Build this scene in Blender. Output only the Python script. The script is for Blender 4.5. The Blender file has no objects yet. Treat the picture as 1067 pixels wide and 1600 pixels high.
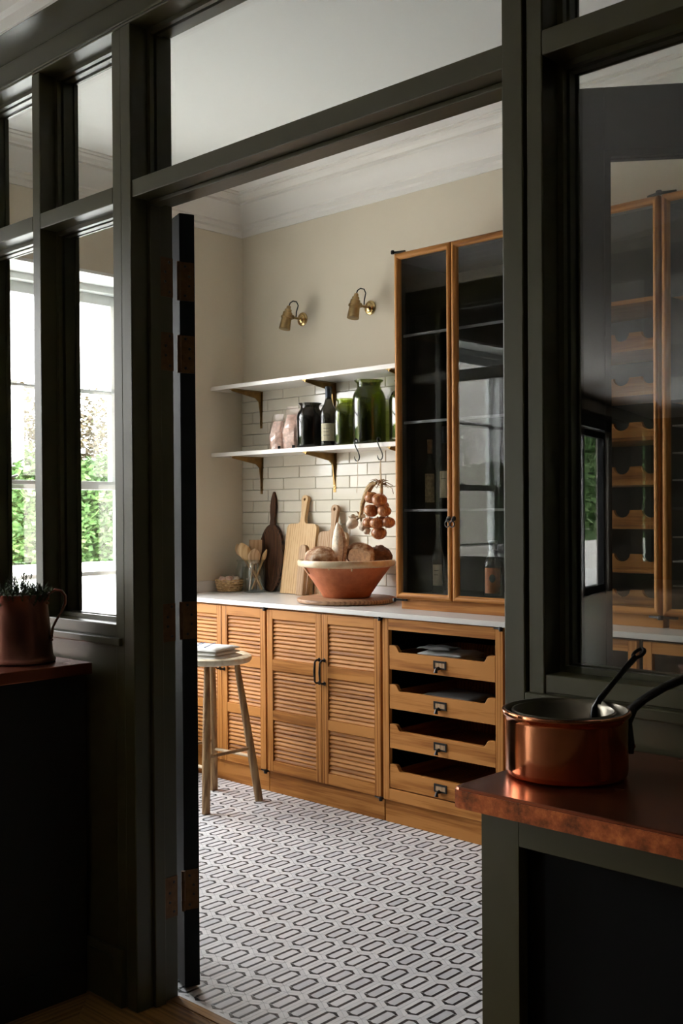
import bpy, math, random
from mathutils import Vector, Matrix, noise
SC = bpy.context.scene
COL = SC.collection
PI = math.pi
rnd = random.Random(7)

# ------------------------------------------------------------------ camera
cam_d = bpy.data.cameras.new('camera'); cam = bpy.data.objects.new('camera', cam_d); COL.objects.link(cam)
def cam_axes(yaw, pitch, roll):
    cy, sy, cp, sp = math.cos(yaw), math.sin(yaw), math.cos(pitch), math.sin(pitch)
    f = Vector((-sy*cp, cy*cp, sp)); r = Vector((cy, sy, 0)); u = r.cross(f)
    c, s = math.cos(roll), math.sin(roll)
    return c*r+s*u, -s*r+c*u, f
_r, _u, _f = cam_axes(0.758756, -0.0084, -0.006373)
cam.matrix_world = Matrix(((_r.x, _u.x, -_f.x, 0), (_r.y, _u.y, -_f.y, 0), (_r.z, _u.z, -_f.z, 1.35), (0, 0, 0, 1)))
cam_d.sensor_width = 36; cam_d.lens = 1681.4/1600*36; cam_d.shift_y = 13/1600
cam_d.clip_start = 0.02; cam_d.clip_end = 300
SC.camera = cam

# ------------------------------------------------------------------ sky, daylight, exposure
SKY = 8.5
w = bpy.data.worlds.new('overcast'); SC.world = w; w.use_nodes = True
wn = w.node_tree; bg = wn.nodes['Background']
bg.inputs['Color'].default_value = (0.985, 0.985, 1.0, 1); bg.inputs['Strength'].default_value = SKY
SC.view_settings.view_transform = 'Standard'; SC.view_settings.look = 'None'
SC.view_settings.gamma = 1; SC.view_settings.use_curve_mapping = False
SC.view_settings.exposure = 1.3
SC.cycles.transparent_max_bounces = 32
SC.cycles.max_bounces = 12; SC.cycles.diffuse_bounces = 6
SC.cycles.sample_clamp_indirect = 6
SC.cycles.caustics_refractive = False; SC.cycles.caustics_reflective = False

def portal(name, loc, direction, sx, sy):
    l = bpy.data.lights.new(name, 'AREA'); l.shape = 'RECTANGLE'; l.size = sx; l.size_y = sy
    l.cycles.is_portal = True
    o = bpy.data.objects.new(name, l); COL.objects.link(o); o.location = loc
    z = -Vector(direction).normalized(); x = Vector((0, 0, 1)).cross(z).normalized(); y = z.cross(x)
    o.matrix_world = Matrix(((x.x, y.x, z.x, loc[0]), (x.y, y.y, z.y, loc[1]), (x.z, y.z, z.z, loc[2]), (0, 0, 0, 1)))
portal('sky_portal', (-4.965, 2.75, 1.55), (1, 0, 0), 1.45, 2.1)
portal('sky_portal', (-4.965, 0.42, 1.6), (1, 0, 0), 2.0, 2.0)

# ------------------------------------------------------------------ materials
MATS = {}
def newmat(name):
    m = bpy.data.materials.new(name); m.use_nodes = True; MATS[name] = m
    return m, m.node_tree, m.node_tree.nodes['Principled BSDF']
def N(nt, t, **kw):
    n = nt.nodes.new(t)
    for k, v in kw.items():
        if k in n.inputs: n.inputs[k].default_value = v
        else: setattr(n, k, v)
    return n
def ramp(nt, fac, stops):
    r = N(nt, 'ShaderNodeValToRGB'); e = r.color_ramp.elements
    while len(e) < len(stops): e.new(0.5)
    for i, (p, c) in enumerate(stops): e[i].position = p; e[i].color = (*c, 1)
    nt.links.new(fac, r.inputs[0]); return r.outputs[0]
def coords(nt, scale=(1, 1, 1), src='Object', rnd_shift=False, rot=(0, 0, 0)):
    tc = N(nt, 'ShaderNodeTexCoord'); mp = N(nt, 'ShaderNodeMapping'); mp.inputs['Scale'].default_value = scale
    mp.inputs['Rotation'].default_value = rot
    nt.links.new(tc.outputs[src], mp.inputs['Vector'])
    if rnd_shift:
        oi = N(nt, 'ShaderNodeObjectInfo'); cx = N(nt, 'ShaderNodeCombineXYZ')
        mu = N(nt, 'ShaderNodeMath', operation='MULTIPLY'); mu.inputs[1].default_value = 17.3
        nt.links.new(oi.outputs['Random'], mu.inputs[0])
        for i in range(3): nt.links.new(mu.outputs[0], cx.inputs[i])
        nt.links.new(cx.outputs[0], mp.inputs['Location'])
    return mp.outputs[0]
def noise_tex(nt, vec, scale, detail=3, rough=0.5, dist=0):
    n = N(nt, 'ShaderNodeTexNoise', Scale=scale, Detail=detail, Roughness=rough, Distortion=dist)
    nt.links.new(vec, n.inputs['Vector']); return n.outputs['Fac']
def bump(nt, b, h, strength=0.2, dist=0.002):
    n = N(nt, 'ShaderNodeBump', Strength=strength, Distance=dist)
    nt.links.new(h, n.inputs['Height']); nt.links.new(n.outputs[0], b.inputs['Normal'])
def plain(name, c, rough=0.5, metal=0.0, var=0.0, vscale=8, spec=0.5, bmp=0, bscale=60, coat=0):
    m, nt, b = newmat(name)
    b.inputs['Roughness'].default_value = rough; b.inputs['Metallic'].default_value = metal
    b.inputs['Specular IOR Level'].default_value = spec; b.inputs['Coat Weight'].default_value = coat
    v = coords(nt)
    if var:
        f = noise_tex(nt, v, vscale, 4)
        nt.links.new(ramp(nt, f, [(0.3, tuple(x*(1-var) for x in c)), (0.7, tuple(min(1, x*(1+var)) for x in c))]), b.inputs['Base Color'])
    else: b.inputs['Base Color'].default_value = (*c, 1)
    if bmp: bump(nt, b, noise_tex(nt, v, bscale, 3), bmp)
    return m
def wood(name, dark, mid, light, axis, rough=0.42, scale=1.0, rs=True, bmp=0.25, sp=0.5):
    m, nt, b = newmat(name)
    s = [14*scale]*3; s[axis] = 0.9*scale
    v = coords(nt, tuple(s), rnd_shift=rs)
    f = noise_tex(nt, v, 1.6, 4, 0.55, 0.8)
    s2 = [170*scale]*3; s2[axis] = 5*scale
    v2 = coords(nt, tuple(s2), rnd_shift=rs)
    g = noise_tex(nt, v2, 1.0, 2, 0.6)
    wv = N(nt, 'ShaderNodeTexWave', Scale=1.3, Distortion=7.0, Detail=2.0); wv.bands_direction = 'XYZ'[(axis+1) % 3] if axis != 1 else 'X'
    nt.links.new(v, wv.inputs['Vector']); wv.inputs['Detail Scale'].default_value = 0.7
    mx = N(nt, 'ShaderNodeMath', operation='MULTIPLY_ADD'); mx.inputs[1].default_value = 0.35
    nt.links.new(wv.outputs['Fac'], mx.inputs[0]); nt.links.new(f, mx.inputs[2])
    m2 = N(nt, 'ShaderNodeMath', operation='MULTIPLY_ADD'); m2.inputs[1].default_value = 0.55
    nt.links.new(g, m2.inputs[0]); nt.links.new(mx.outputs[0], m2.inputs[2])
    c = ramp(nt, m2.outputs[0], [(0.55, dark), (0.85, mid), (1.15 if False else 1.0, light)])
    nt.links.new(c, b.inputs['Base Color']); b.inputs['Roughness'].default_value = rough; b.inputs['Specular IOR Level'].default_value = sp
    bump(nt, b, g, bmp, 0.0008)
    return m
for ax, nm in ((0, 'x'), (1, 'y'), (2, 'z')):
    wood('oak_'+nm, (0.165, 0.054, 0.010), (0.36, 0.138, 0.029), (0.47, 0.200, 0.052), ax, 0.5, sp=0.16)
    wood('oakfloor_'+nm, (0.11, 0.050, 0.014), (0.22, 0.108, 0.032), (0.29, 0.150, 0.048), ax, 0.42, sp=0.3)
wood('pale_z', (0.40, 0.225, 0.085), (0.56, 0.345, 0.15), (0.64, 0.43, 0.21), 2, 0.55)
wood('pale_x', (0.36, 0.24, 0.13), (0.50, 0.36, 0.22), (0.60, 0.46, 0.30), 0, 0.6)
wood('tan_z', (0.24, 0.13, 0.055), (0.36, 0.21, 0.10), (0.44, 0.28, 0.15), 2, 0.6)
wood('legwood', (0.12, 0.055, 0.020), (0.25, 0.135, 0.055), (0.33, 0.20, 0.09), 2, 0.6)
wood('seatwood', (0.56, 0.44, 0.28), (0.66, 0.55, 0.38), (0.72, 0.62, 0.45), 0, 0.55, 0.5, bmp=0.05)
wood('darkwood', (0.010, 0.004, 0.002), (0.032, 0.013, 0.006), (0.10, 0.042, 0.018), 2, 0.6, 1.6, sp=0.2)
wood('slabwood', (0.13, 0.062, 0.028), (0.25, 0.13, 0.065), (0.38, 0.22, 0.12), 0, 0.5)
plain('green', (0.057, 0.052, 0.023), 0.38, var=0.04, vscale=3, bmp=0.03, bscale=90, spec=0.38)
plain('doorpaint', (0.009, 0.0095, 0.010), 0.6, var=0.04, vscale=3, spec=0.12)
plain('shadedgreen', (0.010, 0.010, 0.008), 0.6, spec=0.3)  # the green paint again, with the shade put into its colour
plain('lowbouncewall', (0.03, 0.03, 0.025), 0.7, spec=0.2)  # off-camera walls coloured dark so less light bounces onto the jambs
plain('kitchenfloor', (0.14, 0.095, 0.06), 0.3, var=0.3, vscale=2)
plain('shelfedge', (0.10, 0.10, 0.105), 0.3)
plain('wallpaint', (0.63, 0.57, 0.455), 0.75, var=0.03, vscale=1.2, spec=0.2)
plain('ceilpaint', (0.74, 0.735, 0.715), 0.8, spec=0.2)
plain('crownpaint', (0.72, 0.70, 0.66), 0.6, spec=0.3)
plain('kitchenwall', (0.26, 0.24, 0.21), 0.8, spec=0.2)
plain('whiteframe', (0.72, 0.735, 0.72), 0.45)
plain('grout', (0.50, 0.47, 0.40), 0.85)
plain('floorgrout', (0.50, 0.50, 0.51), 0.8)
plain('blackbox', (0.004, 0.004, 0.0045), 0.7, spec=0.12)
plain('greybox', (0.035, 0.037, 0.037), 0.5)
plain('iron', (0.010, 0.009, 0.008), 0.42, spec=0.35)
plain('steel', (0.32, 0.31, 0.29), 0.3, metal=1)
plain('bracket', (0.27, 0.165, 0.06), 0.38, metal=1, var=0.25, vscale=30)
plain('brass', (0.36, 0.25, 0.12), 0.33, metal=1, var=0.25, vscale=30)
plain('brass_bright', (0.52, 0.37, 0.17), 0.25, metal=1, var=0.2, vscale=30)
plain('hingebrass', (0.11, 0.052, 0.018), 0.5, metal=0.7, var=0.2, vscale=60)
plain('rubber', (0.012, 0.012, 0.014), 0.45)
plain('marble', (0.70, 0.67, 0.62), 0.22, var=0.06, vscale=2.5)
plain('worktop', (0.66, 0.64, 0.61), 0.25, var=0.05, vscale=2)
plain('tile_black', (0.012, 0.013, 0.017), 0.4)
plain('string', (0.62, 0.50, 0.33), 0.8)
plain('dryleaf', (0.42, 0.28, 0.13), 0.8, var=0.4, vscale=60, bmp=0.4, bscale=120)
plain('drystalk', (0.20, 0.11, 0.045), 0.8, var=0.4, vscale=60)
plain('garlic', (0.66, 0.56, 0.44), 0.55, var=0.22, vscale=55, bmp=0.2)
plain('label_cream', (0.60, 0.54, 0.38), 0.7, var=0.08, vscale=70)
plain('label_old', (0.28, 0.22, 0.12), 0.7, var=0.4, vscale=70)
plain('label_orange', (0.36, 0.10, 0.015), 0.6, var=0.2, vscale=70)
plain('labelink', (0.12, 0.10, 0.08), 0.7)
plain('wax', (0.16, 0.02, 0.015), 0.5)
plain('foil', (0.035, 0.045, 0.06), 0.45, metal=0.3)
plain('cloth_white', (0.66, 0.655, 0.63), 0.9, bmp=0.3, bscale=400)
plain('cloth_grey', (0.12, 0.12, 0.115), 0.9, bmp=0.3, bscale=400)
plain('stripe_blue', (0.10, 0.15, 0.30), 0.9)
plain('paving', (0.62, 0.62, 0.60), 0.8, var=0.05, vscale=0.6)
plain('gardenwall', (0.60, 0.59, 0.55), 0.8, var=0.06, vscale=1)
plain('soil', (0.07, 0.05, 0.03), 0.9, var=0.3, vscale=3)
plain('bark', (0.10, 0.095, 0.085), 0.9, var=0.35, vscale=3)
plain('bulb', (0.75, 0.73, 0.68), 0.4)
plain('tin', (0.20, 0.18, 0.14), 0.34, metal=1, var=0.25, vscale=12)
plain('crumb', (0.84, 0.71, 0.56), 0.9, var=0.25, vscale=70, bmp=0.5, bscale=150)
plain('salt', (0.70, 0.49, 0.40), 0.6, var=0.25, vscale=60)
plain('herb', (0.035, 0.062, 0.018), 0.8, var=0.3, vscale=40)
plain('herbstem', (0.10, 0.09, 0.05), 0.7)

def build_mats():
    # stained terracotta and its cream slip
    m, nt, b = newmat('terracotta'); v = coords(nt)
    f = noise_tex(nt, v, 17, 6, 0.65)
    nt.links.new(ramp(nt, f, [(0.3, (0.36, 0.098, 0.034)), (0.60, (0.50, 0.155, 0.060)), (0.8, (0.60, 0.27, 0.15))]), b.inputs['Base Color'])
    b.inputs['Roughness'].default_value = 0.55; bump(nt, b, noise_tex(nt, v, 45, 3), 0.15)
    m, nt, b = newmat('slip'); v = coords(nt)
    f = noise_tex(nt, v, 28, 5, 0.6)
    nt.links.new(ramp(nt, f, [(0.30, (0.58, 0.34, 0.20)), (0.5, (0.62, 0.48, 0.30)), (0.75, (0.68, 0.56, 0.40))]), b.inputs['Base Color'])
    b.inputs['Roughness'].default_value = 0.35
    # crust of bread
    m, nt, b = newmat('crust'); v = coords(nt)
    f = noise_tex(nt, v, 24, 6, 0.65)
    nt.links.new(ramp(nt, f, [(0.32, (0.13, 0.045, 0.016)), (0.45, (0.30, 0.14, 0.06)), (0.54, (0.50, 0.32, 0.19)), (0.64, (0.68, 0.56, 0.44))]), b.inputs['Base Color'])
    b.inputs['Roughness'].default_value = 0.75; bump(nt, b, noise_tex(nt, v, 60, 5), 0.6, 0.004)
    m, nt, b = newmat('crust_dark'); v = coords(nt)
    f = noise_tex(nt, v, 38, 6, 0.65)
    nt.links.new(ramp(nt, f, [(0.3, (0.05, 0.018, 0.008)), (0.6, (0.15, 0.06, 0.026)), (0.75, (0.30, 0.17, 0.10))]), b.inputs['Base Color'])
    b.inputs['Roughness'].default_value = 0.75; bump(nt, b, noise_tex(nt, v, 60, 5), 0.6, 0.004)
    # onion skin
    m, nt, b = newmat('onionskin'); v = coords(nt, (1, 1, 0.25), rnd_shift=True)
    f = noise_tex(nt, v, 110, 3, 0.5)
    nt.links.new(ramp(nt, f, [(0.3, (0.19, 0.055, 0.016)), (0.52, (0.33, 0.115, 0.036)), (0.70, (0.56, 0.31, 0.13))]), b.inputs['Base Color'])
    b.inputs['Roughness'].default_value = 0.33
    # copper, three wears
    for nm, c1, c2, ro, sc in (('copper_pan', (0.60, 0.21, 0.095), (0.82, 0.34, 0.17), 0.13, 9), ('copper_jug', (0.15, 0.055, 0.04), (0.27, 0.11, 0.08), 0.30, 7), ('copper_top', (0.19, 0.046, 0.020), (0.30, 0.078, 0.033), 0.24, 5)):
        m, nt, b = newmat(nm); v = coords(nt)
        f = noise_tex(nt, v, sc, 6, 0.6)
        nt.links.new(ramp(nt, f, [(0.3, c1), (0.7, c2)]), b.inputs['Base Color'])
        b.inputs['Metallic'].default_value = 1 if nm != 'copper_top' else 0.85
        r = N(nt, 'ShaderNodeMath', operation='MULTIPLY_ADD'); r.inputs[1].default_value = 0.22 if nm != 'copper_top' else 0.08; r.inputs[2].default_value = ro-(0.09 if nm != 'copper_top' else 0.02)
        nt.links.new(noise_tex(nt, v, sc*2.5, 4), r.inputs[0]); nt.links.new(r.outputs[0], b.inputs['Roughness'])
        bump(nt, b, noise_tex(nt, v, sc*(1.2 if nm == 'copper_top' else 1.6), 1), 0.02 if nm == 'copper_top' else 0.035, 0.01)
    m, nt, b = newmat('copper_edge'); v = coords(nt)
    f = noise_tex(nt, v, 26, 6, 0.7)
    nt.links.new(ramp(nt, f, [(0.34, (0.09, 0.032, 0.014)), (0.52, (0.34, 0.085, 0.026)), (0.70, (0.62, 0.19, 0.055))]), b.inputs['Base Color'])
    b.inputs['Metallic'].default_value = 0.75; b.inputs['Roughness'].default_value = 0.45; bump(nt, b, f, 0.35, 0.003)
    # glazed wall tile and pale floor stone, tone changes from piece to piece
    for nm, lo, hi, ro in (('tile_cream', (0.60, 0.555, 0.455), (0.68, 0.635, 0.535), 0.16), ('stone_light', (0.64, 0.645, 0.665), (0.78, 0.78, 0.79), 0.32), ('stone_grey', (0.52, 0.54, 0.58), (0.76, 0.76, 0.78), 0.3)):
        m, nt, b = newmat(nm)
        oi = N(nt, 'ShaderNodeObjectInfo'); v = coords(nt, rnd_shift=True)
        f = noise_tex(nt, v, 12 if nm == 'tile_cream' else 30, 4)
        mx = N(nt, 'ShaderNodeMath', operation='MULTIPLY_ADD'); mx.inputs[1].default_value = 0.5
        nt.links.new(oi.outputs['Random'], mx.inputs[0])
        m5 = N(nt, 'ShaderNodeMath', operation='MULTIPLY'); m5.inputs[1].default_value = 0.6
        nt.links.new(f, m5.inputs[0]); nt.links.new(m5.outputs[0], mx.inputs[2])
        nt.links.new(ramp(nt, mx.outputs[0], [(0.15, lo), (0.8, hi)]), b.inputs['Base Color'])
        b.inputs['Roughness'].default_value = ro
        if nm == 'tile_cream': bump(nt, b, noise_tex(nt, v, 9, 2), 0.28, 0.004)
    # basket weave
    m, nt, b = newmat('wicker'); v = coords(nt)
    f = noise_tex(nt, v, 70, 3)
    nt.links.new(ramp(nt, f, [(0.3, (0.36, 0.21, 0.08)), (0.7, (0.72, 0.52, 0.28))]), b.inputs['Base Color']); b.inputs['Roughness'].default_value = 0.7
    # leaves, hedge, shrubs
    for nm, a, c, d in (('hedgeleaf', (0.045, 0.10, 0.03), (0.09, 0.18, 0.05), (0.20, 0.29, 0.10)), ('shrubleaf', (0.075, 0.050, 0.028), (0.13, 0.098, 0.055), (0.11, 0.13, 0.05))):
        m, nt, b = newmat(nm); v = coords(nt)
        f = noise_tex(nt, v, 2.2, 5, 0.7)
        nt.links.new(ramp(nt, f, [(0.35, a), (0.5, c), (0.68, d)]), b.inputs['Base Color']); b.inputs['Roughness'].default_value = 0.6
    # clear sheet glass: both faces of every pane reflect by angle, the rest passes
    def pane(nm, tint, k=1.0, rough=0.0):
        m, nt, b = newmat(nm); nt.nodes.remove(b); out = nt.nodes['Material Output']
        g = N(nt, 'ShaderNodeNewGeometry'); dt = N(nt, 'ShaderNodeVectorMath', operation='DOT_PRODUCT')
        nt.links.new(g.outputs['Normal'], dt.inputs[0]); nt.links.new(g.outputs['Incoming'], dt.inputs[1])
        ab = N(nt, 'ShaderNodeMath', operation='ABSOLUTE'); nt.links.new(dt.outputs['Value'], ab.inputs[0])
        om = N(nt, 'ShaderNodeMath', operation='SUBTRACT'); om.inputs[0].default_value = 1; nt.links.new(ab.outputs[0], om.inputs[1])
        pw = N(nt, 'ShaderNodeMath', operation='POWER'); pw.inputs[1].default_value = 5; nt.links.new(om.outputs[0], pw.inputs[0])
        ma = N(nt, 'ShaderNodeMath', operation='MULTIPLY_ADD'); ma.inputs[1].default_value = 0.96*k; ma.inputs[2].default_value = 0.043*k
        nt.links.new(pw.outputs[0], ma.inputs[0])
        tr = N(nt, 'ShaderNodeBsdfTransparent'); tr.inputs[0].default_value = (*tint, 1)
        gl = N(nt, 'ShaderNodeBsdfGlossy'); gl.inputs['Roughness'].default_value = rough
        mx = N(nt, 'ShaderNodeMixShader'); nt.links.new(ma.outputs[0], mx.inputs[0]); nt.links.new(tr.outputs[0], mx.inputs[1]); nt.links.new(gl.outputs[0], mx.inputs[2])
        nt.links.new(mx.outputs[0], out.inputs[0])
    pane('glass', (0.985, 0.99, 0.985)); pane('double_glass', (0.97, 0.985, 0.975), 1.6); pane('jarglass', (0.93, 0.95, 0.94), 1.3)
    pane('cellophane', (0.93, 0.88, 0.86), 2.2, 0.15)
    # coloured bottle glass: every wall face takes its share of the light
    pane('bottle_green', (0.64, 0.69, 0.30), 1.4); pane('bottle_olive', (0.44, 0.48, 0.20), 1.4); pane('bottle_dark', (0.20, 0.19, 0.15), 1.4)
build_mats()

# ------------------------------------------------------------------ mesh helpers
class MB:
    def __init__(s): s.v = []; s.f = []
    def add(s, vs, fs):
        b = len(s.v); s.v += [tuple(p) for p in vs]; s.f += [tuple(b+i for i in f) for f in fs]; return s
    def box(s, x0, x1, y0, y1, z0, z1):
        vs = [(x0, y0, z0), (x1, y0, z0), (x1, y1, z0), (x0, y1, z0), (x0, y0, z1), (x1, y0, z1), (x1, y1, z1), (x0, y1, z1)]
        return s.add(vs, [(3, 2, 1, 0), (4, 5, 6, 7), (0, 1, 5, 4), (1, 2, 6, 5), (2, 3, 7, 6), (3, 0, 4, 7)])
    def prism(s, poly, axis, a, b):
        """polygon in the two other axes (in order), extruded along axis from a to b"""
        n = len(poly)
        def P(p, t):
            q = list(p); q.insert(axis, t); return tuple(q)
        vs = [P(p, a) for p in poly]+[P(p, b) for p in poly]
        fs = [tuple(range(n)), tuple(range(2*n-1, n-1, -1))]+[(i, i+n, (i+1) % n+n, (i+1) % n) for i in range(n)]
        return s.add(vs, fs)
    def lathe(s, prof, c=(0, 0, 0), seg=28, rot=None, sx=1, sy=1, cap0=True, cap1=True):
        vs = []; n = len(prof); M = rot or Matrix.Identity(3)
        for r, z in prof:
            for k in range(seg):
                a = 2*PI*k/seg; p = M @ Vector((r*math.cos(a)*sx, r*math.sin(a)*sy, z)); vs.append((p.x+c[0], p.y+c[1], p.z+c[2]))
        fs = [(i*seg+k, i*seg+(k+1) % seg, (i+1)*seg+(k+1) % seg, (i+1)*seg+k) for i in range(n-1) for k in range(seg)]
        if cap0: fs.append(tuple(range(seg-1, -1, -1)))
        if cap1: fs.append(tuple((n-1)*seg+k for k in range(seg)))
        return s.add(vs, fs)
    def tube(s, pts, r, seg=8, flat=1.0):
        pts = [Vector(p) for p in pts]; n = len(pts)
        rs = r if isinstance(r, (list, tuple)) else [r]*n
        up = Vector((0, 0, 1)); vs = []
        t0 = (pts[1]-pts[0]).normalized()
        if abs(t0.dot(up)) > 0.95: up = Vector((1, 0, 0))
        x = t0.cross(up).normalized()
        for i, p in enumerate(pts):
            t = (pts[min(i+1, n-1)]-pts[max(i-1, 0)]).normalized()
            x = (x-t*x.dot(t)).normalized(); y = t.cross(x)
            for k in range(seg):
                a = 2*PI*k/seg; vs.append(p+x*math.cos(a)*rs[i]+y*math.sin(a)*rs[i]*flat)
        fs = [(i*seg+k, i*seg+(k+1) % seg, (i+1)*seg+(k+1) % seg, (i+1)*seg+k) for i in range(n-1) for k in range(seg)]
        fs += [tuple(range(seg-1, -1, -1)), tuple((n-1)*seg+k for k in range(seg))]
        return s.add(vs, fs)
    def blob(s, c, rx, ry, rz, amp=0.0, fr=3.0, seg=22, rings=14, rot=None, seed=0, shape=None):
        M = rot or Matrix.Identity(3); vs = []
        for i in range(rings+1):
            th = PI*i/rings
            for k in range(seg):
                a = 2*PI*k/seg; d = Vector((math.sin(th)*math.cos(a), math.sin(th)*math.sin(a), math.cos(th)))
                q = 1+amp*noise.noise(d*fr+Vector((seed, seed*2.3, 0)))
                p = Vector((d.x*rx, d.y*ry, d.z*rz))*q
                if shape: p = shape(p, d)
                p = M @ p; vs.append((p.x+c[0], p.y+c[1], p.z+c[2]))
        fs = [(i*seg+k, (i+1)*seg+k, (i+1)*seg+(k+1) % seg, i*seg+(k+1) % seg) for i in range(rings) for k in range(seg)]
        return s.add(vs, fs)
    def xf(s, M):
        s.v = [tuple(M @ Vector(p)) for p in s.v]; return s
def mesh(name, mb, m, smooth=False, angle=35):
    me = bpy.data.meshes.new(name); me.from_pydata(mb.v, [], mb.f)
    me.materials.append(MATS[m] if isinstance(m, str) else m)
    if smooth:
        me.polygons.foreach_set('use_smooth', [True]*len(me.polygons)); me.set_sharp_from_angle(angle=math.radians(angle))
    me.update(); return me
def obj(name, mb, m, parent=None, smooth=False, bev=0, label=None, angle=35, kind=None):
    me = mb if isinstance(mb, bpy.types.Mesh) else mesh(name, mb, m, smooth, angle)
    o = bpy.data.objects.new(name, me); COL.objects.link(o)
    if parent: o.parent = parent
    if bev:
        b = o.modifiers.new('bevel', 'BEVEL'); b.width = bev; b.segments = 2; b.limit_method = 'ANGLE'; b.harden_normals = False
    if label: o['label'] = label
    if kind: o['kind'] = kind
    return o
def thing(name, label, cat, loc=(0, 0, 0), rotz=0, group=None, kind=None):
    o = bpy.data.objects.new(name, None); COL.objects.link(o); o.location = loc; o.rotation_euler = (0, 0, rotz)
    o.empty_display_size = 0.05
    if label: o['label'] = label
    if cat: o['category'] = cat
    if group: o['group'] = group
    if kind: o['kind'] = kind
    return o
def tag(o, label, cat, group=None, kind=None):
    o['label'] = label; o['category'] = cat
    if group: o['group'] = group
    if kind: o['kind'] = kind
    return o
def struct(name, mb, m, label, **kw):
    o = obj(name, mb, m, **kw); o['kind'] = 'structure'; o['label'] = label; o['category'] = name.split('_')[0]; return o
def copy_tree(o, parent=None):
    c = o.copy(); COL.objects.link(c)
    if parent: c.parent = parent
    for ch in list(o.children): copy_tree(ch, c)
    return c
def box(*a): return MB().box(*a)
def rotm(axis, deg): return Matrix.Rotation(math.radians(deg), 3, axis)

# ================================================================== THE SETTING
XL, YB, ZC = -4.625, 4.07, 3.10         # left wall, back wall, ceiling
PY0, PY1 = 1.715, 1.85                  # glazed screen, front and back

# ---- left wall with its two window openings
def wall_with_holes(x0, x1, y0, y1, z1, holes):
    mb = MB(); ys = y0
    for (a, b, c, d) in holes:
        mb.box(x0, x1, ys, a, 0, z1); mb.box(x0, x1, a, b, 0, c); mb.box(x0, x1, a, b, d, z1); ys = b
    mb.box(x0, x1, ys, y1, 0, z1); return mb
W1 = (2.02, 3.46, 0.50, 2.567)
struct('wall_left', wall_with_holes(-4.965, XL, PY1, YB, ZC, [W1]), 'wallpaint', 'cream painted pantry wall pierced by the sash window beside the louvred cabinets')
W2 = (-0.55, 1.38, 0.60, 2.567)
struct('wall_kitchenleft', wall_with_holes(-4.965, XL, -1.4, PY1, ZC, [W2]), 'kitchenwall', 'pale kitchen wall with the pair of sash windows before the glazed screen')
struct('wall_back', box(XL-0.4, 1.0, YB, YB+0.2, 0, ZC), 'wallpaint', 'cream painted back wall behind shelves and tall cabinets')
struct('wall_right', box(0.9, 1.1, PY1, YB, 0, ZC), 'lowbouncewall', 'end wall of the pantry beyond the tall cabinets, darkened to cut bounced light')
struct('ceiling', box(-5.0, 1.1, PY1, YB+0.2, ZC, ZC+0.15), 'ceilpaint', 'flat white ceiling above the pantry')

def crown(name, pts, label, m='crownpaint'):
    """mitred cornice that follows a path in plan; pts = list of (x, y, inward nx, ny)"""
    prof = [(0, 2.905), (0.008, 2.905), (0.010, 2.930), (0.022, 2.938), (0.022, 2.962), (0.034, 2.968), (0.040, 2.990), (0.055, 3.015), (0.078, 3.036), (0.105, 3.048),
            (0.105, 3.060), (0.120, 3.064), (0.132, 3.078), (0.150, 3.086), (0.150, 3.092), (0.172, 3.094), (0.172, 3.10), (0, 3.10)]
    mb = MB(); n = len(prof); vs = []
    for (x, y, nx, ny) in pts:
        for d, z in prof: vs.append((x+nx*d, y+ny*d, z))
    fs = []
    for i in range(len(pts)-1):
        for k in range(n): fs.append((i*n+k, i*n+(k+1) % n, (i+1)*n+(k+1) % n, (i+1)*n+k))
    fs.append(tuple(range(n))); fs.append(tuple(range((len(pts))*n-1, (len(pts)-1)*n-1, -1)))
    mb.add(vs, fs); return struct(name, mb, m, label, smooth=True, angle=22)
crown('trim_1', [(0.9, PY1, -1, 1), (0.9, YB, -1, -1), (XL, YB, 1, -1), (XL, PY1, 1, 1), (0.9, PY1, -1, 1)], 'white stepped crown moulding running round the pantry ceiling')

# ---- kitchen shell (the room the camera stands in)
KP = [(-8.2, -1.4), (-8.2, -9.3), (-10.0, -15.7), (2.3, -15.7), (2.3, PY0)]
struct('ceiling', MB().prism([(XL-0.3, PY0+0.1), (XL-0.3, -1.4), (-8.3, -1.4), (-8.3, -9.3), (-10.2, -15.9), (2.4, -15.9), (2.4, PY0+0.1)], 2, ZC, ZC+0.1), 'ceilpaint', 'white kitchen ceiling above the camera side of the screen')
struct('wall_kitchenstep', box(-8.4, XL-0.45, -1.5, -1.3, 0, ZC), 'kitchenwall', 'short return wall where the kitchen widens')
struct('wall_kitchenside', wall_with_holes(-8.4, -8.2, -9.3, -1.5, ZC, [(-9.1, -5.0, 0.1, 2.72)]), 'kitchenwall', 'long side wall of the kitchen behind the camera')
struct('wall_kitchenfar', box(-10.2, 2.4, -15.9, -15.7, 0, ZC), 'lowbouncewall', 'far end wall of the kitchen behind the camera')
struct('wall_kitchenright', box(2.3, 2.5, -15.8, PY1, 0, ZC), 'lowbouncewall', 'right side wall of the kitchen, darkened to cut bounced light')
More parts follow.
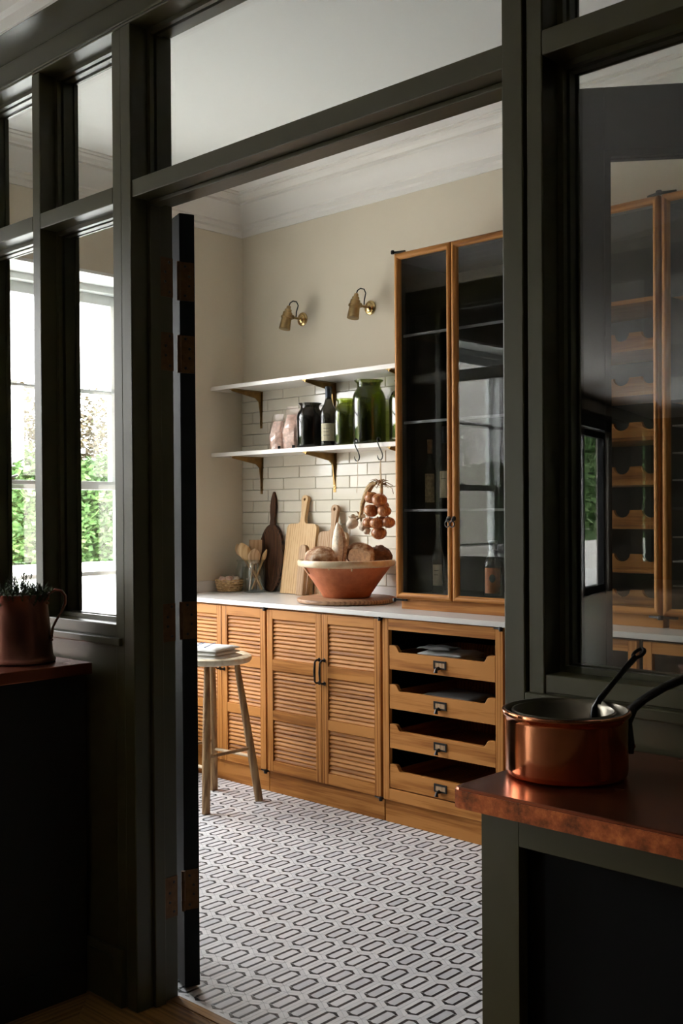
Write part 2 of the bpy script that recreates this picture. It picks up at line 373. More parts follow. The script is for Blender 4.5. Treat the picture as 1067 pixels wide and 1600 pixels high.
# canted wall with the garden door, seen only mirrored in the glass
ca = thing('wall_kitchencanted', 'canted kitchen wall that holds the garden door', 'wall', (-8.2, -9.3, 0), math.atan2(-6.4, -1.8), kind='structure')
LC = math.hypot(1.8, 6.4)
obj('wall_panel', MB().box(0, 0.7, -0.2, 0, 0, ZC).box(0.7, 3.3, -0.2, 0, 2.62, ZC).box(3.3, LC+0.1, -0.2, 0, 0, ZC), 'kitchenwall', ca)
obj('coving', MB().box(0, LC, 0, 0.12, 2.86, 3.0), 'kitchenwall', ca)
obj('door_head', MB().box(0.55, 3.4, 0, 0.10, 2.62, 2.80), 'iron', ca)
d3 = thing('door_3', 'tall glazed garden door in the canted kitchen wall', 'door', (-8.2, -9.3, 0), math.atan2(-6.4, -1.8), kind='structure')
for a in (0.7, 1.96):
    obj('frame', MB().box(a, a+0.08, -0.16, -0.06, 0, 2.62).box(a+1.26, a+1.34, -0.16, -0.06, 0, 2.62).box(a, a+1.34, -0.16, -0.06, 2.52, 2.62).box(a, a+1.34, -0.16, -0.06, 0, 0.12), 'doorpaint' if a > 1 else 'whiteframe', d3)
    obj('glass_pane', box(a+0.08, a+1.26, -0.12, -0.11, 0.12, 2.52), 'glass', d3)
obj('lever_handle', MB().tube([(1.98, -0.05, 1.05), (1.98, 0.02, 1.05), (2.1, 0.02, 1.05)], 0.011).box(1.96, 2.0, -0.06, -0.05, 0.9, 1.12), 'steel', d3, smooth=True)
def _pl():
    th = math.atan2(-6.4, -1.8); c, s = math.cos(th), math.sin(th)
    x, y = 2.0, -0.25; return (-8.2+c*x-s*y, -9.3+s*x+c*y, 1.31), (-s, c, 0)
_p, _d = _pl(); portal('sky_portal', _p, _d, 2.6, 2.6)

for ya, yb in ((-9.1, -5.0),):  # unseen window added to brighten the far ceiling and light from behind left
    gd = thing('added_window', 'wide unseen glazed opening added behind the camera to light the kitchen', 'window', (-8.3, (ya+yb)/2, 0), kind='structure'); h = (yb-ya)/2
    for a in (-h, -h/2, 0, h/2): obj('frame', MB().box(-0.03, 0.03, a, a+0.05, 0.1, 2.72).box(-0.03, 0.03, a+h/2-0.05, a+h/2, 0.1, 2.72).box(-0.03, 0.03, a+0.05, a+h/2-0.05, 0.1, 0.18).box(-0.03, 0.03, a+0.05, a+h/2-0.05, 2.64, 2.72), 'whiteframe', gd)
    obj('glass_pane', box(-0.003, 0.003, -h+0.01, h-0.01, 0.12, 2.6), 'glass', gd)
    portal('sky_portal', (-8.42, (ya+yb)/2, 1.36), (1, 0, 0), yb-ya, 2.52)

# ---- floors
fl = struct('floor', box(-5.0, 1.0, PY1, YB, -0.1, -0.0014), 'floorgrout', 'white and grey stone mosaic pantry floor of long hexagons outlined in black')
fk = struct('floor', MB().box(-5.0, 2.4, 0.3, PY1-0.03, -0.1, -0.003), 'oakfloor_y', 'oak parquet kitchen floor in the doorway below the screen')

struct('floor', MB().prism([(-8.2, -1.45), (-8.2, -9.3), (-10.05, -15.8), (2.4, -15.8), (2.4, 0.3), (XL-0.2, 0.3), (XL-0.2, -1.45)], 2, -0.1, 0), 'kitchenfloor', 'dark wooden kitchen floor behind the camera')
def hexring(hw, sy, ty, t):
    """outline ring of an elongated hexagon: half width, shoulder y, tip y, band thickness"""
    o = [(hw, -sy), (hw, sy), (0, ty), (-hw, sy), (-hw, -sy), (0, -ty)]
    k = t/hw; i = [(x*(1-k), y*(1-k)+(0 if abs(y) == ty else y/abs(y)*0.0)) for x, y in o]
    i = [(hw-t, -(sy-t*0.25)), (hw-t, sy-t*0.25), (0, ty-t*1.25), (-hw+t, sy-t*0.25), (-hw+t, -(sy-t*0.25)), (0, -ty+t*1.25)]
    return o, i
A_, RY = 0.0745, 0.112
zt = 0.0
def slabpoly(mb, poly, top, bot, dx=0, dy=0):
    n = len(poly); vs = [(x+dx, y+dy, top) for x, y in poly]+[(x+dx, y+dy, bot) for x, y in poly]
    mb.add(vs, [tuple(range(n))]+[(i, i+n, (i+1) % n+n, (i+1) % n) for i in range(n)])
def lerp(p, q, t): return (p[0]+(q[0]-p[0])*t, p[1]+(q[1]-p[1])*t)
def black_polys():
    o, i = hexring(0.0228, 0.0375, 0.0502, 0.0094); out = []
    cuts = {0: (0.03, 1.0), 1: (0.07, 0.55), 2: (0.10, 0.93), 3: (0.03, 1.0), 4: (0.07, 0.55), 5: (0.10, 0.93)}
    for k in range(6):
        a, b = (0.015, 0.985)
        if k in (0, 3): a, b = -0.02, 0.93
        else: a, b = 0.06, 0.94
        j = (k+1) % 6
        out.append([lerp(o[k], o[j], a), lerp(o[k], o[j], b), lerp(i[k], i[j], b), lerp(i[k], i[j], a)])
    return out
def white_polys():
    W = A_/2-0.0005; h = 0.0234; S = (RY-h)/2-0.0004; T = S+h
    o = [(W, -S), (W, S), (0, T), (-W, S), (-W, -S), (0, -T)]
    i = [(0.0234, -0.0380), (0.0234, 0.0380), (0, 0.0510), (-0.0234, 0.0380), (-0.0234, -0.0380), (0, -0.0510)]
    out = []
    for k in range(6):
        j = (k+1) % 6; a, b = (0.006, 0.994) if k in (0, 3) else (0.02, 0.98)
        out.append([lerp(o[k], o[j], a), lerp(o[k], o[j], b), lerp(i[k], i[j], b), lerp(i[k], i[j], a)])
    return out
centre_poly = [[(0.0130, -0.0352), (0.0130, 0.0352), (0, 0.0384), (-0.0130, 0.0352), (-0.0130, -0.0352), (0, -0.0384)]]
def tilemesh(name, polys, m, bot=-0.0035, off=0):
    mb = MB()
    for p in polys: slabpoly(mb, p, off, bot)
    return mesh(name, mb, m)
BP, WP = black_polys(), white_polys()
mW, mBk, mC = tilemesh('border_tile', WP, 'stone_light'), tilemesh('black_strip', BP, 'tile_black', off=-0.0002), tilemesh('hexagon_tile', centre_poly, 'stone_grey')
cells = []
for ky in range(-6, 14):
    for kx in range(-40, 60):
        x = -2.413+(kx+(0.5 if ky % 2 else 0))*A_; y = 2.590+ky*RY
        if -4.58 < x < -0.2 and y < 3.60: cells.append((x, y))
def insight(x, y):
    d = Vector((x, y, -1.35)); z = d.dot(_f); px = 533.5+1681.4*d.dot(_r)/z; py = 813-1681.4*d.dot(_u)/z
    return 295 < px < 765 and py < 1615
near = sorted([c for c in cells if insight(*c)], key=lambda c: c[0]**2+c[1]**2)[:298]
ns = set(near); rest = [MB(), MB(), MB()]
for (x, y) in cells:
    if (x, y) in ns:
        for me in (mW, mBk, mC):
            o = bpy.data.objects.new(me.name, me); COL.objects.link(o); o.parent = fl; o.location = (x, y, 0)
    else:
        for q, P in zip(rest, (WP, BP, centre_poly)):
            for p in P: slabpoly(q, p, 0 if q is not rest[1] else -0.0002, -0.003, x, y)
for q, nm, m in zip(rest, ('border_tile', 'black_strip', 'hexagon_tile'), ('stone_light', 'tile_black', 'stone_grey')):
    obj(nm, q, m, fl, kind='stuff')
obj('border_strip', MB().box(-4.6, 0.9, 1.85, 1.867, -0.0035, -0.0002), 'stone_light', fl)
# oak planks laid in a mitred chevron
def clip_poly(P, ax, lim, keep_less):
    out = []
    for i in range(len(P)):
        a, b = P[i], P[(i+1) % len(P)]; ia = (a[ax] <= lim) == keep_less or a[ax] == lim; ib = (b[ax] <= lim) == keep_less or b[ax] == lim
        if ia: out.append(a)
        if ia != ib:
            t = (lim-a[ax])/(b[ax]-a[ax]); out.append(lerp(a, b, t))
    return out
for k in range(-2, 3):
    c0, c1 = -0.90+0.5*k, -0.90+0.5*(k+1); alongx = (k % 2 == 0)
    for n in range(-12, 8):
        if alongx:
            y0 = 1.635+0.09*n; y1 = y0+0.0885; P = [(c0-y0, y0), (c1-y0-0.001, y0), (c1-y1-0.001, y1), (c0-y1, y1)]
        else:
            x0 = -2.535-0.09*n*1.0; x1 = x0+0.0885; P = [(x0, c0-x0), (x1, c0-x1), (x1, c1-x1-0.001), (x0, c1-x0-0.001)]
        P = clip_poly(P, 1, PY1-0.03, True)
        if len(P) < 3: continue
        P = clip_poly(P, 1, 0.3, False)
        if len(P) < 3: continue
        cx = sum(p[0] for p in P)/len(P); cy = sum(p[1] for p in P)/len(P)
        if not (-3.3 < cx < -1.3 and cy > 1.0): continue
        mb = MB(); a2 = sum(P[i][0]*P[(i+1) % len(P)][1]-P[(i+1) % len(P)][0]*P[i][1] for i in range(len(P)))
        if a2 < 0: P = P[::-1]
        if abs(a2) < 1e-4: continue
        slabpoly(mb, P, 0.0, -0.003); obj('plank', mb, 'oakfloor_x' if alongx else 'oakfloor_y', fk)
struct('trim_2', box(-2.392, -1.194, 1.82, 1.851, -0.02, 0.003), 'oakfloor_x', 'oak threshold strip across the doorway between parquet and mosaic')

# ---- wall tiles
bw = bpy.data.objects['wall_back']
TW, TH = 0.2474, 0.0623
obj('grout_bed', box(XL, -3.10, YB-0.006, YB+0.001, 0.97, 2.045), 'grout', bw)
tcache = {}
def tile_at(x0, x1, z0):
    key = round(x1-x0, 3)
    if key not in tcache:
        w_ = (x1-x0)/2-0.0010; h_ = TH/2-0.0010; e = 0.0022
        mb = MB(); vs = []
        for (ww, hh, yy) in ((w_, h_, 0.0), (w_, h_, -0.0055), (w_-e, h_-e, -0.0080)):
            vs += [(-ww, yy, -hh), (ww, yy, -hh), (ww, yy, hh), (-ww, yy, hh)]
        fs = [(k*4+i, k*4+(i+1) % 4, k*4+4+(i+1) % 4, k*4+4+i) for k in range(2) for i in range(4)]+[(8, 9, 10, 11)]
        mb.add(vs, fs); tcache[key] = mesh('wall_tile', mb, 'tile_cream')
    o = bpy.data.objects.new('wall_tile', tcache[key]); COL.objects.link(o); o.parent = bw
    o.location = ((x0+x1)/2, YB-0.005, z0+TH/2); o.rotation_euler = (rnd.uniform(-0.008, 0.008), 0, rnd.uniform(-0.006, 0.006))
row = 0; z = 0.973
while z < 2.03:
    kz = round((1.968-z)/TH)
    x = -4.282 if kz % 2 == 0 else -4.406
    x -= 2*TW
    while x < -3.10:
        a, b = max(x, XL), min(x+TW, -3.10)
        if b-a > 0.03: tile_at(a, b, z)
        x += TW
    z += TH
# ---- windows
def sash_window(name, ya, yb, zs, zh, zmeet, label, halves, xp=-4.90, board=True):
    t = thing(name, label, 'window', (0, 0, 0), kind='structure')
    obj('frame', MB().box(xp-0.05, xp+0.05, ya, ya+0.045, zs, zh).box(xp-0.05, xp+0.05, yb-0.045, yb, zs, zh).box(xp-0.05, xp+0.05, ya+0.045, yb-0.045, zh-0.05, zh).box(xp-0.05, xp+0.05, ya+0.045, yb-0.045, zs, zs+0.04), 'whiteframe', t, bev=0.004)
    obj('casing', MB().box(XL-0.001, XL+0.018, ya-0.09, ya, zs-0.05, zh+0.0).box(XL-0.001, XL+0.018, yb, min(yb+0.09, YB-0.6 if yb > 3 else 9), zs-0.05, zh+0.0) if not board else MB().box(XL-0.245, XL-0.001, ya-0.001, ya+0.02, zs, zh).box(XL-0.245, XL-0.001, yb-0.02, yb+0.001, zs, zh).box(XL-0.245, XL-0.001, ya, yb, zh-0.015, zh+0.001), 'whiteframe', t)
    obj('window_sill', box(XL-0.245, XL+0.03, ya-0.02, yb+0.02, zs-0.03, zs+0.005), 'whiteframe', t, bev=0.004)
    n = halves; y0, y1 = ya+0.045, yb-0.045
    segs = [(y0, y1)] if n == 1 else [(y0, (y0+y1)/2-0.06), ((y0+y1)/2+0.06, y1)]
    if n == 2: obj('mullion', box(xp-0.06, xp+0.06, (y0+y1)/2-0.06, (y0+y1)/2+0.06, zs+0.04, zh-0.05), 'whiteframe', t, bev=0.004)
    for (a, b) in segs:
        for k, (za, zb, xx) in enumerate(((zmeet-0.022, zh-0.05, xp-0.022), (zs+0.04, zmeet+0.022, xp+0.022))):
            s = obj('sash', MB().box(xx-0.02, xx+0.02, a, a+0.045, za, zb).box(xx-0.02, xx+0.02, b-0.045, b, za, zb).box(xx-0.02, xx+0.02, a+0.045, b-0.045, zb-(0.045 if k else 0.055), zb).box(xx-0.02, xx+0.02, a+0.045, b-0.045, za, za+(0.07 if k else 0.045)), 'whiteframe', t, bev=0.003)
            zm = (za+zb)/2
            obj('glazing_bar', box(xx-0.014, xx+0.014, a+0.045, b-0.045, zm-0.011, zm+0.011), 'whiteframe', s)
            if b-a > 0.9: obj('glazing_bar', box(xx-0.014, xx+0.014, (a+b)/2-0.011, (a+b)/2+0.011, za+0.045, zb-0.045), 'whiteframe', s) if False else None
            obj('glass_pane', MB().box(xx-0.003, xx+0.003, a+0.045, b-0.045, za+0.04, zm-0.011).box(xx-0.003, xx+0.003, a+0.045, b-0.045, zm+0.011, zb-0.04), 'glass', s)
        obj('sash_catch', MB().box(xp+0.0, xp+0.035, (a+b)/2-0.03, (a+b)/2+0.03, zmeet+0.02, zmeet+0.03).tube([(xp+0.02, (a+b)/2, zmeet+0.03), (xp+0.05, (a+b)/2+0.04, zmeet+0.045)], 0.006), 'steel', t)
    return t
sash_window('window_1', W1[0], W1[1], W1[2], W1[3], 1.495, 'tall white sash window looking onto the hedge, beside the louvred cabinets', 1)
sash_window('window_2', W2[0], W2[1], W2[2], W2[3], 1.52, 'pair of white sash windows in the kitchen side wall before the screen', 2)

# ================================================================== GLAZED SCREEN
sc = thing('wall_partition', 'dark green painted glazed screen with transom lights framing the doorway', 'screen', kind='structure')
def S(name, *b, m='green', bev=0.003, label=None): return obj(name, MB().box(*b), m, sc, bev=bev, label=label)
ZT0, ZT1, ZH0, ZH1 = 2.195, 2.241, 2.66, 2.734
mull = [(-2.895, -2.852), (-3.308, -3.265), (-3.835, -3.792), (-4.375, -4.332)]
for a, b in mull: S('mullion', a, b, PY0, PY1, 1.0095, ZH0)
S('door_casing', -2.4365, -2.392, PY0-0.004, PY1, 0, ZH0); S('post', -2.482, -2.4405, PY0, PY1, 0, ZH0); S('post', -2.4405, -2.4365, PY0+0.012, PY1-0.01, 0, ZH0, bev=0)
S('door_casing', -1.194, -1.1465, PY0-0.004, PY1, 0, ZH0); S('post', -1.141, -1.106, PY0, PY1, 0, ZH0); S('post', -1.1465, -1.141, PY0+0.012, PY1-0.01, 0, ZH0, bev=0)
for a, b in ((-0.60, -0.557), (-0.05, -0.007), (0.50, 0.543)): S('mullion', a, b, PY0, PY1, 1.0095, ZH0)
def spans(xs, lo, hi):
    out = []; x = lo
    for a, b in xs: out.append((x, a)); x = b
    out.append((x, hi)); return out
LM = sorted(mull); left = spans(LM, XL, -2.482); right = spans([(-0.60, -0.557), (-0.05, -0.007), (0.50, 0.543)], -1.106, 0.9)
for a, b in left+right:
    S('transom_rail', a, b, PY0, PY1, ZT0, ZT1, bev=0.002)
    S('sill_rail', a, b, PY0+0.002, PY1, 1.009, 1.043, bev=0.002)
    for z0, z1 in ((ZT1, ZH0), (1.043, ZT0)):
        if b-a < 0.05: continue
        # glazing beads, both faces, and the pane between them
        for y0, y1, t in ((1.768, 1.781, 0.012), (1.789, 1.806, 0.014), (1.832, 1.838, 0.006)):
            mb = MB().box(a, a+t, y0, y1, z0, z1).box(b-t, b, y0, y1, z0, z1).box(a+t, b-t, y0, y1, z1-t, z1).box(a+t, b-t, y0, y1, z0, z0+t)
            obj('glazing_bead', mb, 'green', sc)
        obj('glass_pane', box(a+0.004, b-0.004, 1.782, 1.788, z0+0.004, z1-0.004), 'double_glass', sc)
S('door_head', -2.392, -1.194, PY0, PY1, ZT0, ZT1, bev=0.002)
obj('door_stop', MB().box(-2.392, -1.194, 1.765, 1.80, ZT0-0.012, ZT0).box(-2.392, -2.380, 1.765, 1.80, 0, ZT0-0.012).box(-1.206, -1.194, 1.765, 1.80, 0, ZT0-0.012), 'green', sc, bev=0.002)
for y0, y1, t in ((1.768, 1.781, 0.012), (1.789, 1.806, 0.014)):
    a, b, z0, z1 = -2.392, -1.194, ZT1, ZH0
    obj('glazing_bead', MB().box(a, a+t, y0, y1, z0, z1).box(b-t, b, y0, y1, z0, z1).box(a+t, b-t, y0, y1, z1-t, z1).box(a+t, b-t, y0, y1, z0, z0+t), 'green', sc)
obj('glass_pane', box(-2.388, -1.198, 1.782, 1.788, ZT1+0.004, ZH0-0.004), 'double_glass', sc)
S('header', XL, 0.9, PY0-0.006, PY1, ZH0, ZH1)
obj('header_bead', MB().box(XL, 0.9, PY0-0.012, PY0-0.006, ZH0+0.004, ZH0+0.012), 'green', sc, bev=0.002)
obj('header_soffit', MB().box(XL, 2.3, 1.597, PY1, ZH1, 2.80), 'green', sc)
obj('wall_above', MB().box(XL, 2.3, 1.70, PY1, 2.80, ZC), 'wallpaint', sc)
S('sill_bead', XL, -2.452, PY0-0.012, PY0+0.002, 0.986, 1.0075); S('sill_bead', -1.143, 0.9, PY0-0.012, PY0+0.002, 0.986, 1.0075)
for a, b in ((XL, -2.482), (-1.106, 0.9)):
    S('lower_panel', a, b, PY0+0.004, PY1-0.01, 0.0, 1.009, bev=0)
    S('skirting_board', a, b, PY0-0.016, PY0+0.004, 0, 0.125, bev=0.004); S('skirting_bead', a, b, PY0-0.010, PY0+0.004, 0.125, 0.150, bev=0.005)
S('skirting_block', -2.482, -2.444, PY0-0.018, PY0, 0, 0.16)
obj('end_wall', MB().box(0.9, 2.35, 1.70, PY1, 0, 2.80), 'green', sc)
struct('trim_3', MB().prism([(1.5965, 2.7345), (1.588, 2.7345), (1.584, 2.765), (1.570, 2.775), (1.566, 2.805), (1.550, 2.845), (1.520, 2.885), (1.480, 2.915), (1.468, 2.945), (1.440, 2.975), (1.425, 3.015), (1.385, 3.035), (1.375, 3.10), (1.5965, 3.10)], 0, XL, 2.3), 'crownpaint', 'white stepped crown moulding above the green screen, kitchen side', smooth=True, angle=22)

# ---- the two door leaves, folded back behind the screen
def leaf(name, loc, ang, y0, y1, label, hinge_side):
    t = thing(name, label, 'door', loc, math.radians(ang), kind='structure')
    W_, z0, z1 = 0.59, 0.008, 2.19
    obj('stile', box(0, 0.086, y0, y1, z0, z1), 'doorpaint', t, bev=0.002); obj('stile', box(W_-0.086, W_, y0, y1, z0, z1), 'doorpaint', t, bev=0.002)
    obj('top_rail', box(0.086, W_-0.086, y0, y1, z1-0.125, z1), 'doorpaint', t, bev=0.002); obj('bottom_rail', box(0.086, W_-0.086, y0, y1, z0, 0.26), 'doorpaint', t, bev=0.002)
    ym = (y0+y1)/2
    for s0, s1 in ((y0+0.004, ym-0.004), (ym+0.004, y1-0.004)):
        a, b, c, d, k = 0.086, W_-0.086, 0.26, z1-0.125, 0.012
        obj('glazing_bead', MB().box(a, a+k, s0, s1, c, d).box(b-k, b, s0, s1, c, d).box(a+k, b-k, s0, s1, d-k, d).box(a+k, b-k, s0, s1, c, c+k), 'doorpaint', t)
    obj('glass_pane', box(0.09, W_-0.09, ym-0.003, ym+0.003, 0.264, z1-0.129), 'glass', t)
    return t
d1 = leaf('door_1', (-2.407, 1.885, 0), 160, -0.045, 0, 'open dark door leaf at the left jamb of the doorway with four brass hinges', 0)
for za, zb in ((1.944, 2.052), (1.741, 1.846), (0.993, 1.098), (0.229, 0.341)):
    h = obj('hinge', MB().box(-0.0035, -0.0002, -0.041, -0.002, za, zb), 'hingebrass', d1, label='worn brass butt hinge leaf with countersunk screws')
    obj('hinge_pin', MB().lathe([(0.0058, za), (0.0058, za+0.028), (0.0052, za+0.029), (0.0058, za+0.03), (0.0058, zb-0.03), (0.0052, zb-0.029), (0.0058, zb-0.028), (0.0058, zb)], (-0.0045, 0.004, 0), 12), 'hingebrass', h, smooth=True)
    for i, dz in enumerate((0.014, 0.042, 0.068, 0.096)):
        obj('screw', MB().lathe([(0.0042, 0), (0.0036, 0.0012)], (-0.0035, -0.015-(0.012 if i in (1, 2) else 0), za+dz), 10, rotm('Y', -90)), 'iron', h)
    j = obj('hinge', MB().box(-2.392, -2.3895, 1.803, 1.848, za, zb), 'hingebrass', sc)
    for i, dz in enumerate((0.014, 0.042, 0.068, 0.096)):
        obj('screw', MB().lathe([(0.0042, 0), (0.0036, 0.0012)], (-2.3895, 1.836-(0.014 if i in (1, 2) else 0), za+dz), 10, rotm('Y', 90)), 'iron', j)
d2 = leaf('door_2', (-1.163, 1.870, 0), 36, 0, 0.045, 'open dark glazed door leaf seen through the large screen pane above the copper pans', 1)

# ================================================================== BASE CABINETS
YD = 3.508
def slat_mesh(wd):
    poly = [(0.0065, 0.0105), (0.0025, 0.0100), (-0.0010, 0.0060), (-0.0040, 0.0010), (-0.0062, -0.0040), (-0.0068, -0.0068), (-0.0058, -0.0090), (-0.0035, -0.0100), (0.0065, -0.0085)]
    return mesh('slat', MB().prism(poly, 0, 0, wd), 'oak_x', True, 50)
def handle_mb(x, za, zb, y=YD):
    pts = [(x, y, zb-0.006), (x, y-0.018, zb-0.006), (x, y-0.028, zb-0.014), (x, y-0.031, (za+zb)/2), (x, y-0.028, za+0.014), (x, y-0.018, za+0.006), (x, y, za+0.006)]
    mb = MB().tube(pts, [0.0045, 0.0045, 0.0045, 0.006, 0.0045, 0.0045, 0.0045], 8)
    for zz in (za+0.006, zb-0.006): mb.lathe([(0.0095, 0), (0.008, 0.004), (0.006, 0.006)], (x, y, zz), 12, rotm('X', 90))
    return mb
def pivot(t, x, z, up):
    mb = MB().box(x-0.004, x+0.030, YD-0.006, YD+0.006, z-0.0045, z+0.0045).lathe([(0.007, -0.008), (0.008, -0.004), (0.008, 0.004), (0.007, 0.008)], (x, YD-0.006, z), 12)
    obj('pivot_hinge', mb, 'iron', t, smooth=True, label='black iron pivot hinge')
def louvre_cabinet(x0, x1, xm, hingeR, label):
    t = thing('louvred_cabinet', label, 'cabinet', (0, 0, 0), group='louvred base cabinets')
    t.location = ((x0+x1)/2, 3.8, 0); off = Vector((-(x0+x1)/2, -3.8, 0))
    def P(name, mb, m, par=t, **k):
        mb.xf(Matrix.Translation(off)); return obj(name, mb, m, par, **k)
    P('carcass', MB().box(x0, x0+0.018, 3.53, 4.06, 0.10, 0.885).box(x1-0.018, x1, 3.53, 4.06, 0.10, 0.885).box(x0+0.018, x1-0.018, 4.04, 4.06, 0.10, 0.885).box(x0+0.018, x1-0.018, 3.53, 4.04, 0.10, 0.118).box(x0+0.018, x1-0.018, 3.53, 3.6, 0.867, 0.885), 'oak_x')
    P('plinth', MB().box(x0, x1, 3.523, 3.54, 0.0, 0.10), 'oak_x', bev=0.001)
    for k, (a, b) in enumerate(((x0+0.002, xm-0.0015), (xm+0.0015, x1-0.006))):
        SW = 0.038
        fr = MB().box(a, a+SW, YD, YD+0.022, 0.104, 0.880).box(b-SW, b, YD, YD+0.022, 0.104, 0.880)
        d = P('door', fr, 'oak_z', bev=0.0015)
        for za, zb in ((0.836, 0.880), (0.590, 0.643), (0.352, 0.398), (0.104, 0.154)):
            P('rail', MB().box(a+SW, b-SW, YD+0.0005, YD+0.021, za, zb), 'oak_x', d, bev=0.001)
        P('backing_panel', MB().box(a+SW, b-SW, YD+0.016, YD+0.019, 0.154, 0.836), 'oak_x', d)
        sm = slat_mesh(b-a-2*SW)
        for za, zb in ((0.643, 0.836), (0.398, 0.590), (0.154, 0.352)):
            for i in range(10):
                o = bpy.data.objects.new('slat', sm); COL.objects.link(o); o.parent = d
                o.location = Vector((a+SW, YD+0.012, za+(zb-za)*(i+0.5)/10))+off
        hx = b-0.014 if k == 0 else a+0.016
        P('handle', handle_mb(hx, 0.557, 0.675), 'iron', d, smooth=True, label='black iron pull handle')
    for zz in (0.882, 0.098):
        mb = MB().box(x1-0.012, x1+0.012 if False else x1-0.001, YD-0.004, YD+0.014, zz-0.0045, zz+0.0045).lathe([(0.0075, -0.009), (0.0085, -0.004), (0.0085, 0.004), (0.0075, 0.009)], (x1-0.003, YD-0.007, zz), 12).tube([(x1-0.003, YD-0.004, zz), (x1-0.05, YD+0.01, zz)], 0.0035)
        P('pivot_hinge', mb, 'iron', smooth=True, label='black iron pivot hinge')
    return t
louvre_cabinet(-4.565, -3.832, -4.161, 1, 'oak louvred base cabinet behind the stool, nearest the window wall')
louvre_cabinet(-3.828, -3.092, -3.458, 1, 'oak louvred base cabinet between the stool and the open drawers')
struct('trim_4', box(XL, -4.566, 3.512, 3.54, 0, 0.885), 'oak_z', 'narrow oak filler strip between louvred cabinet and window wall')

# drawer cabinet with pull-out trays
dc = thing('drawer_cabinet', 'oak base cabinet with four open pull-out trays', 'cabinet', (-2.77, 3.8, 0))
def D(name, mb, m, par=dc, **k):
    mb.xf(Matrix.Translation((2.77, -3.8, 0))); return obj(name, mb, m, par, **k)
x0, x1 = -3.085, -2.455
D('carcass', MB().box(x0, x0+0.018, 3.53, 4.06, 0.10, 0.885).box(x1-0.018, x1, 3.53, 4.06, 0.10, 0.885).box(x0+0.018, x1-0.018, 4.04, 4.06, 0.10, 0.885).box(x0+0.018, x1-0.018, 3.53, 4.04, 0.10, 0.14), 'blackbox')
D('stile', MB().box(x0, -3.051, YD, YD+0.022, 0.10, 0.885), 'oak_z', bev=0.0015); D('stile', MB().box(-2.491, x1, YD, YD+0.022, 0.10, 0.885), 'oak_z', bev=0.0015)
D('rail', MB().box(-3.051, -2.491, YD, YD+0.022, 0.837, 0.885), 'oak_x', bev=0.001); D('rail', MB().box(-3.051, -2.491, YD, YD+0.022, 0.10, 0.150), 'oak_x', bev=0.001)
D('plinth', MB().box(x0, x1, 3.523, 3.54, 0.0, 0.10), 'oak_x')
for zz in (0.882, 0.098):
    D('pivot_hinge', MB().lathe([(0.0075, -0.009), (0.0085, -0.004), (0.0085, 0.004), (0.0075, 0.009)], (x1-0.004, YD-0.007, zz), 12).tube([(x1-0.004, YD-0.004, zz), (x1-0.05, YD+0.004, zz)], 0.0035), 'iron', smooth=True, label='black iron pivot hinge')
for zb, zt in ((0.667, 0.770), (0.497, 0.602), (0.327, 0.431), (0.155, 0.257)):
    a, b = -3.048, -2.494; zs = zt-0.028
    poly = [(a, zb), (b, zb), (b, zt), (b-0.030, zt), (b-0.038, zt-0.004), (b-0.052, zs+0.003), (b-0.058, zs), (a+0.058, zs), (a+0.052, zs+0.003), (a+0.038, zt-0.004), (a+0.030, zt), (a, zt)]
    dr = D('drawer', MB().prism(poly, 1, YD+0.002, YD+0.022), 'oak_x', bev=0.001)
    D('tray', MB().box(a+0.005, a+0.018, YD+0.022, 3.98, zb+0.005, zs).box(b-0.018, b-0.005, YD+0.022, 3.98, zb+0.005, zs).box(a+0.018, b-0.018, 3.966, 3.98, zb+0.005, zs).box(a+0.018, b-0.018, YD+0.022, 3.966, zb+0.008, zb+0.018), 'oak_y', dr)
    cx, cz = -2.771, (zb+zs)/2+0.004
    D('label_holder', MB().box(cx-0.033, cx+0.033, YD-0.002, YD+0.002, cz+0.010, cz+0.018).box(cx-0.033, cx+0.033, YD-0.002, YD+0.002, cz-0.016, cz-0.010).box(cx-0.033, cx-0.026, YD-0.002, YD+0.002, cz-0.010, cz+0.010).box(cx+0.026, cx+0.033, YD-0.002, YD+0.002, cz-0.010, cz+0.010)
      .tube([(cx-0.006, YD, cz-0.013), (cx-0.006, YD-0.016, cz-0.015), (cx-0.006, YD-0.020, cz-0.030)], [0.008, 0.006, 0.009], 10), 'iron', dr, smooth=True, label='dark metal card holder with drop pull')
    D('card', MB().box(cx-0.026, cx+0.026, YD-0.0004, YD+0.001, cz-0.010, cz+0.010), 'tan_z', dr)
# linen and book in the trays
def cloth_stack(name, c, sx, sy, n, th, m, lab, cat, seed, sag=0.006, rz=0):
    t = thing(name, lab, cat, c, rz)
    for k in range(n):
        mb = MB(); nx, ny = 14, 10
        for s in (0, 1):
            vs = []
            for j in range(ny+1):
                for i in range(nx+1):
                    u, v = i/nx, j/ny
                    e = min(u, 1-u, v, 1-v)
                    zz = k*th+(th*0.9 if s else 0)*(1-math.exp(-e*18)*0.75)+sag*noise.noise(Vector((u*3+seed, v*3, k*0.35)))+sag
                    vs.append(((u-0.5)*sx*(1-0.02*k)+0.004*math.sin(k*2.1+seed), (v-0.5)*sy*(1-0.015*k), zz))
            q = [(j*(nx+1)+i, j*(nx+1)+i+1, (j+1)*(nx+1)+i+1, (j+1)*(nx+1)+i) for j in range(ny) for i in range(nx)]
            mb.add(vs, q if s else [f[::-1] for f in q])
        nv = (nx+1)*(ny+1)
        ring = [i for i in range(nx+1)]+[(j+1)*(nx+1)-1 for j in range(1, ny+1)]+[ny*(nx+1)+i for i in range(nx-1, -1, -1)]+[j*(nx+1) for j in range(ny-1, 0, -1)]
        mb.f += [(ring[i], ring[(i+1) % len(ring)], ring[(i+1) % len(ring)]+nv, ring[i]+nv) for i in range(len(ring))]
        obj('fold', mb, m, t, smooth=True, angle=70)
    return t
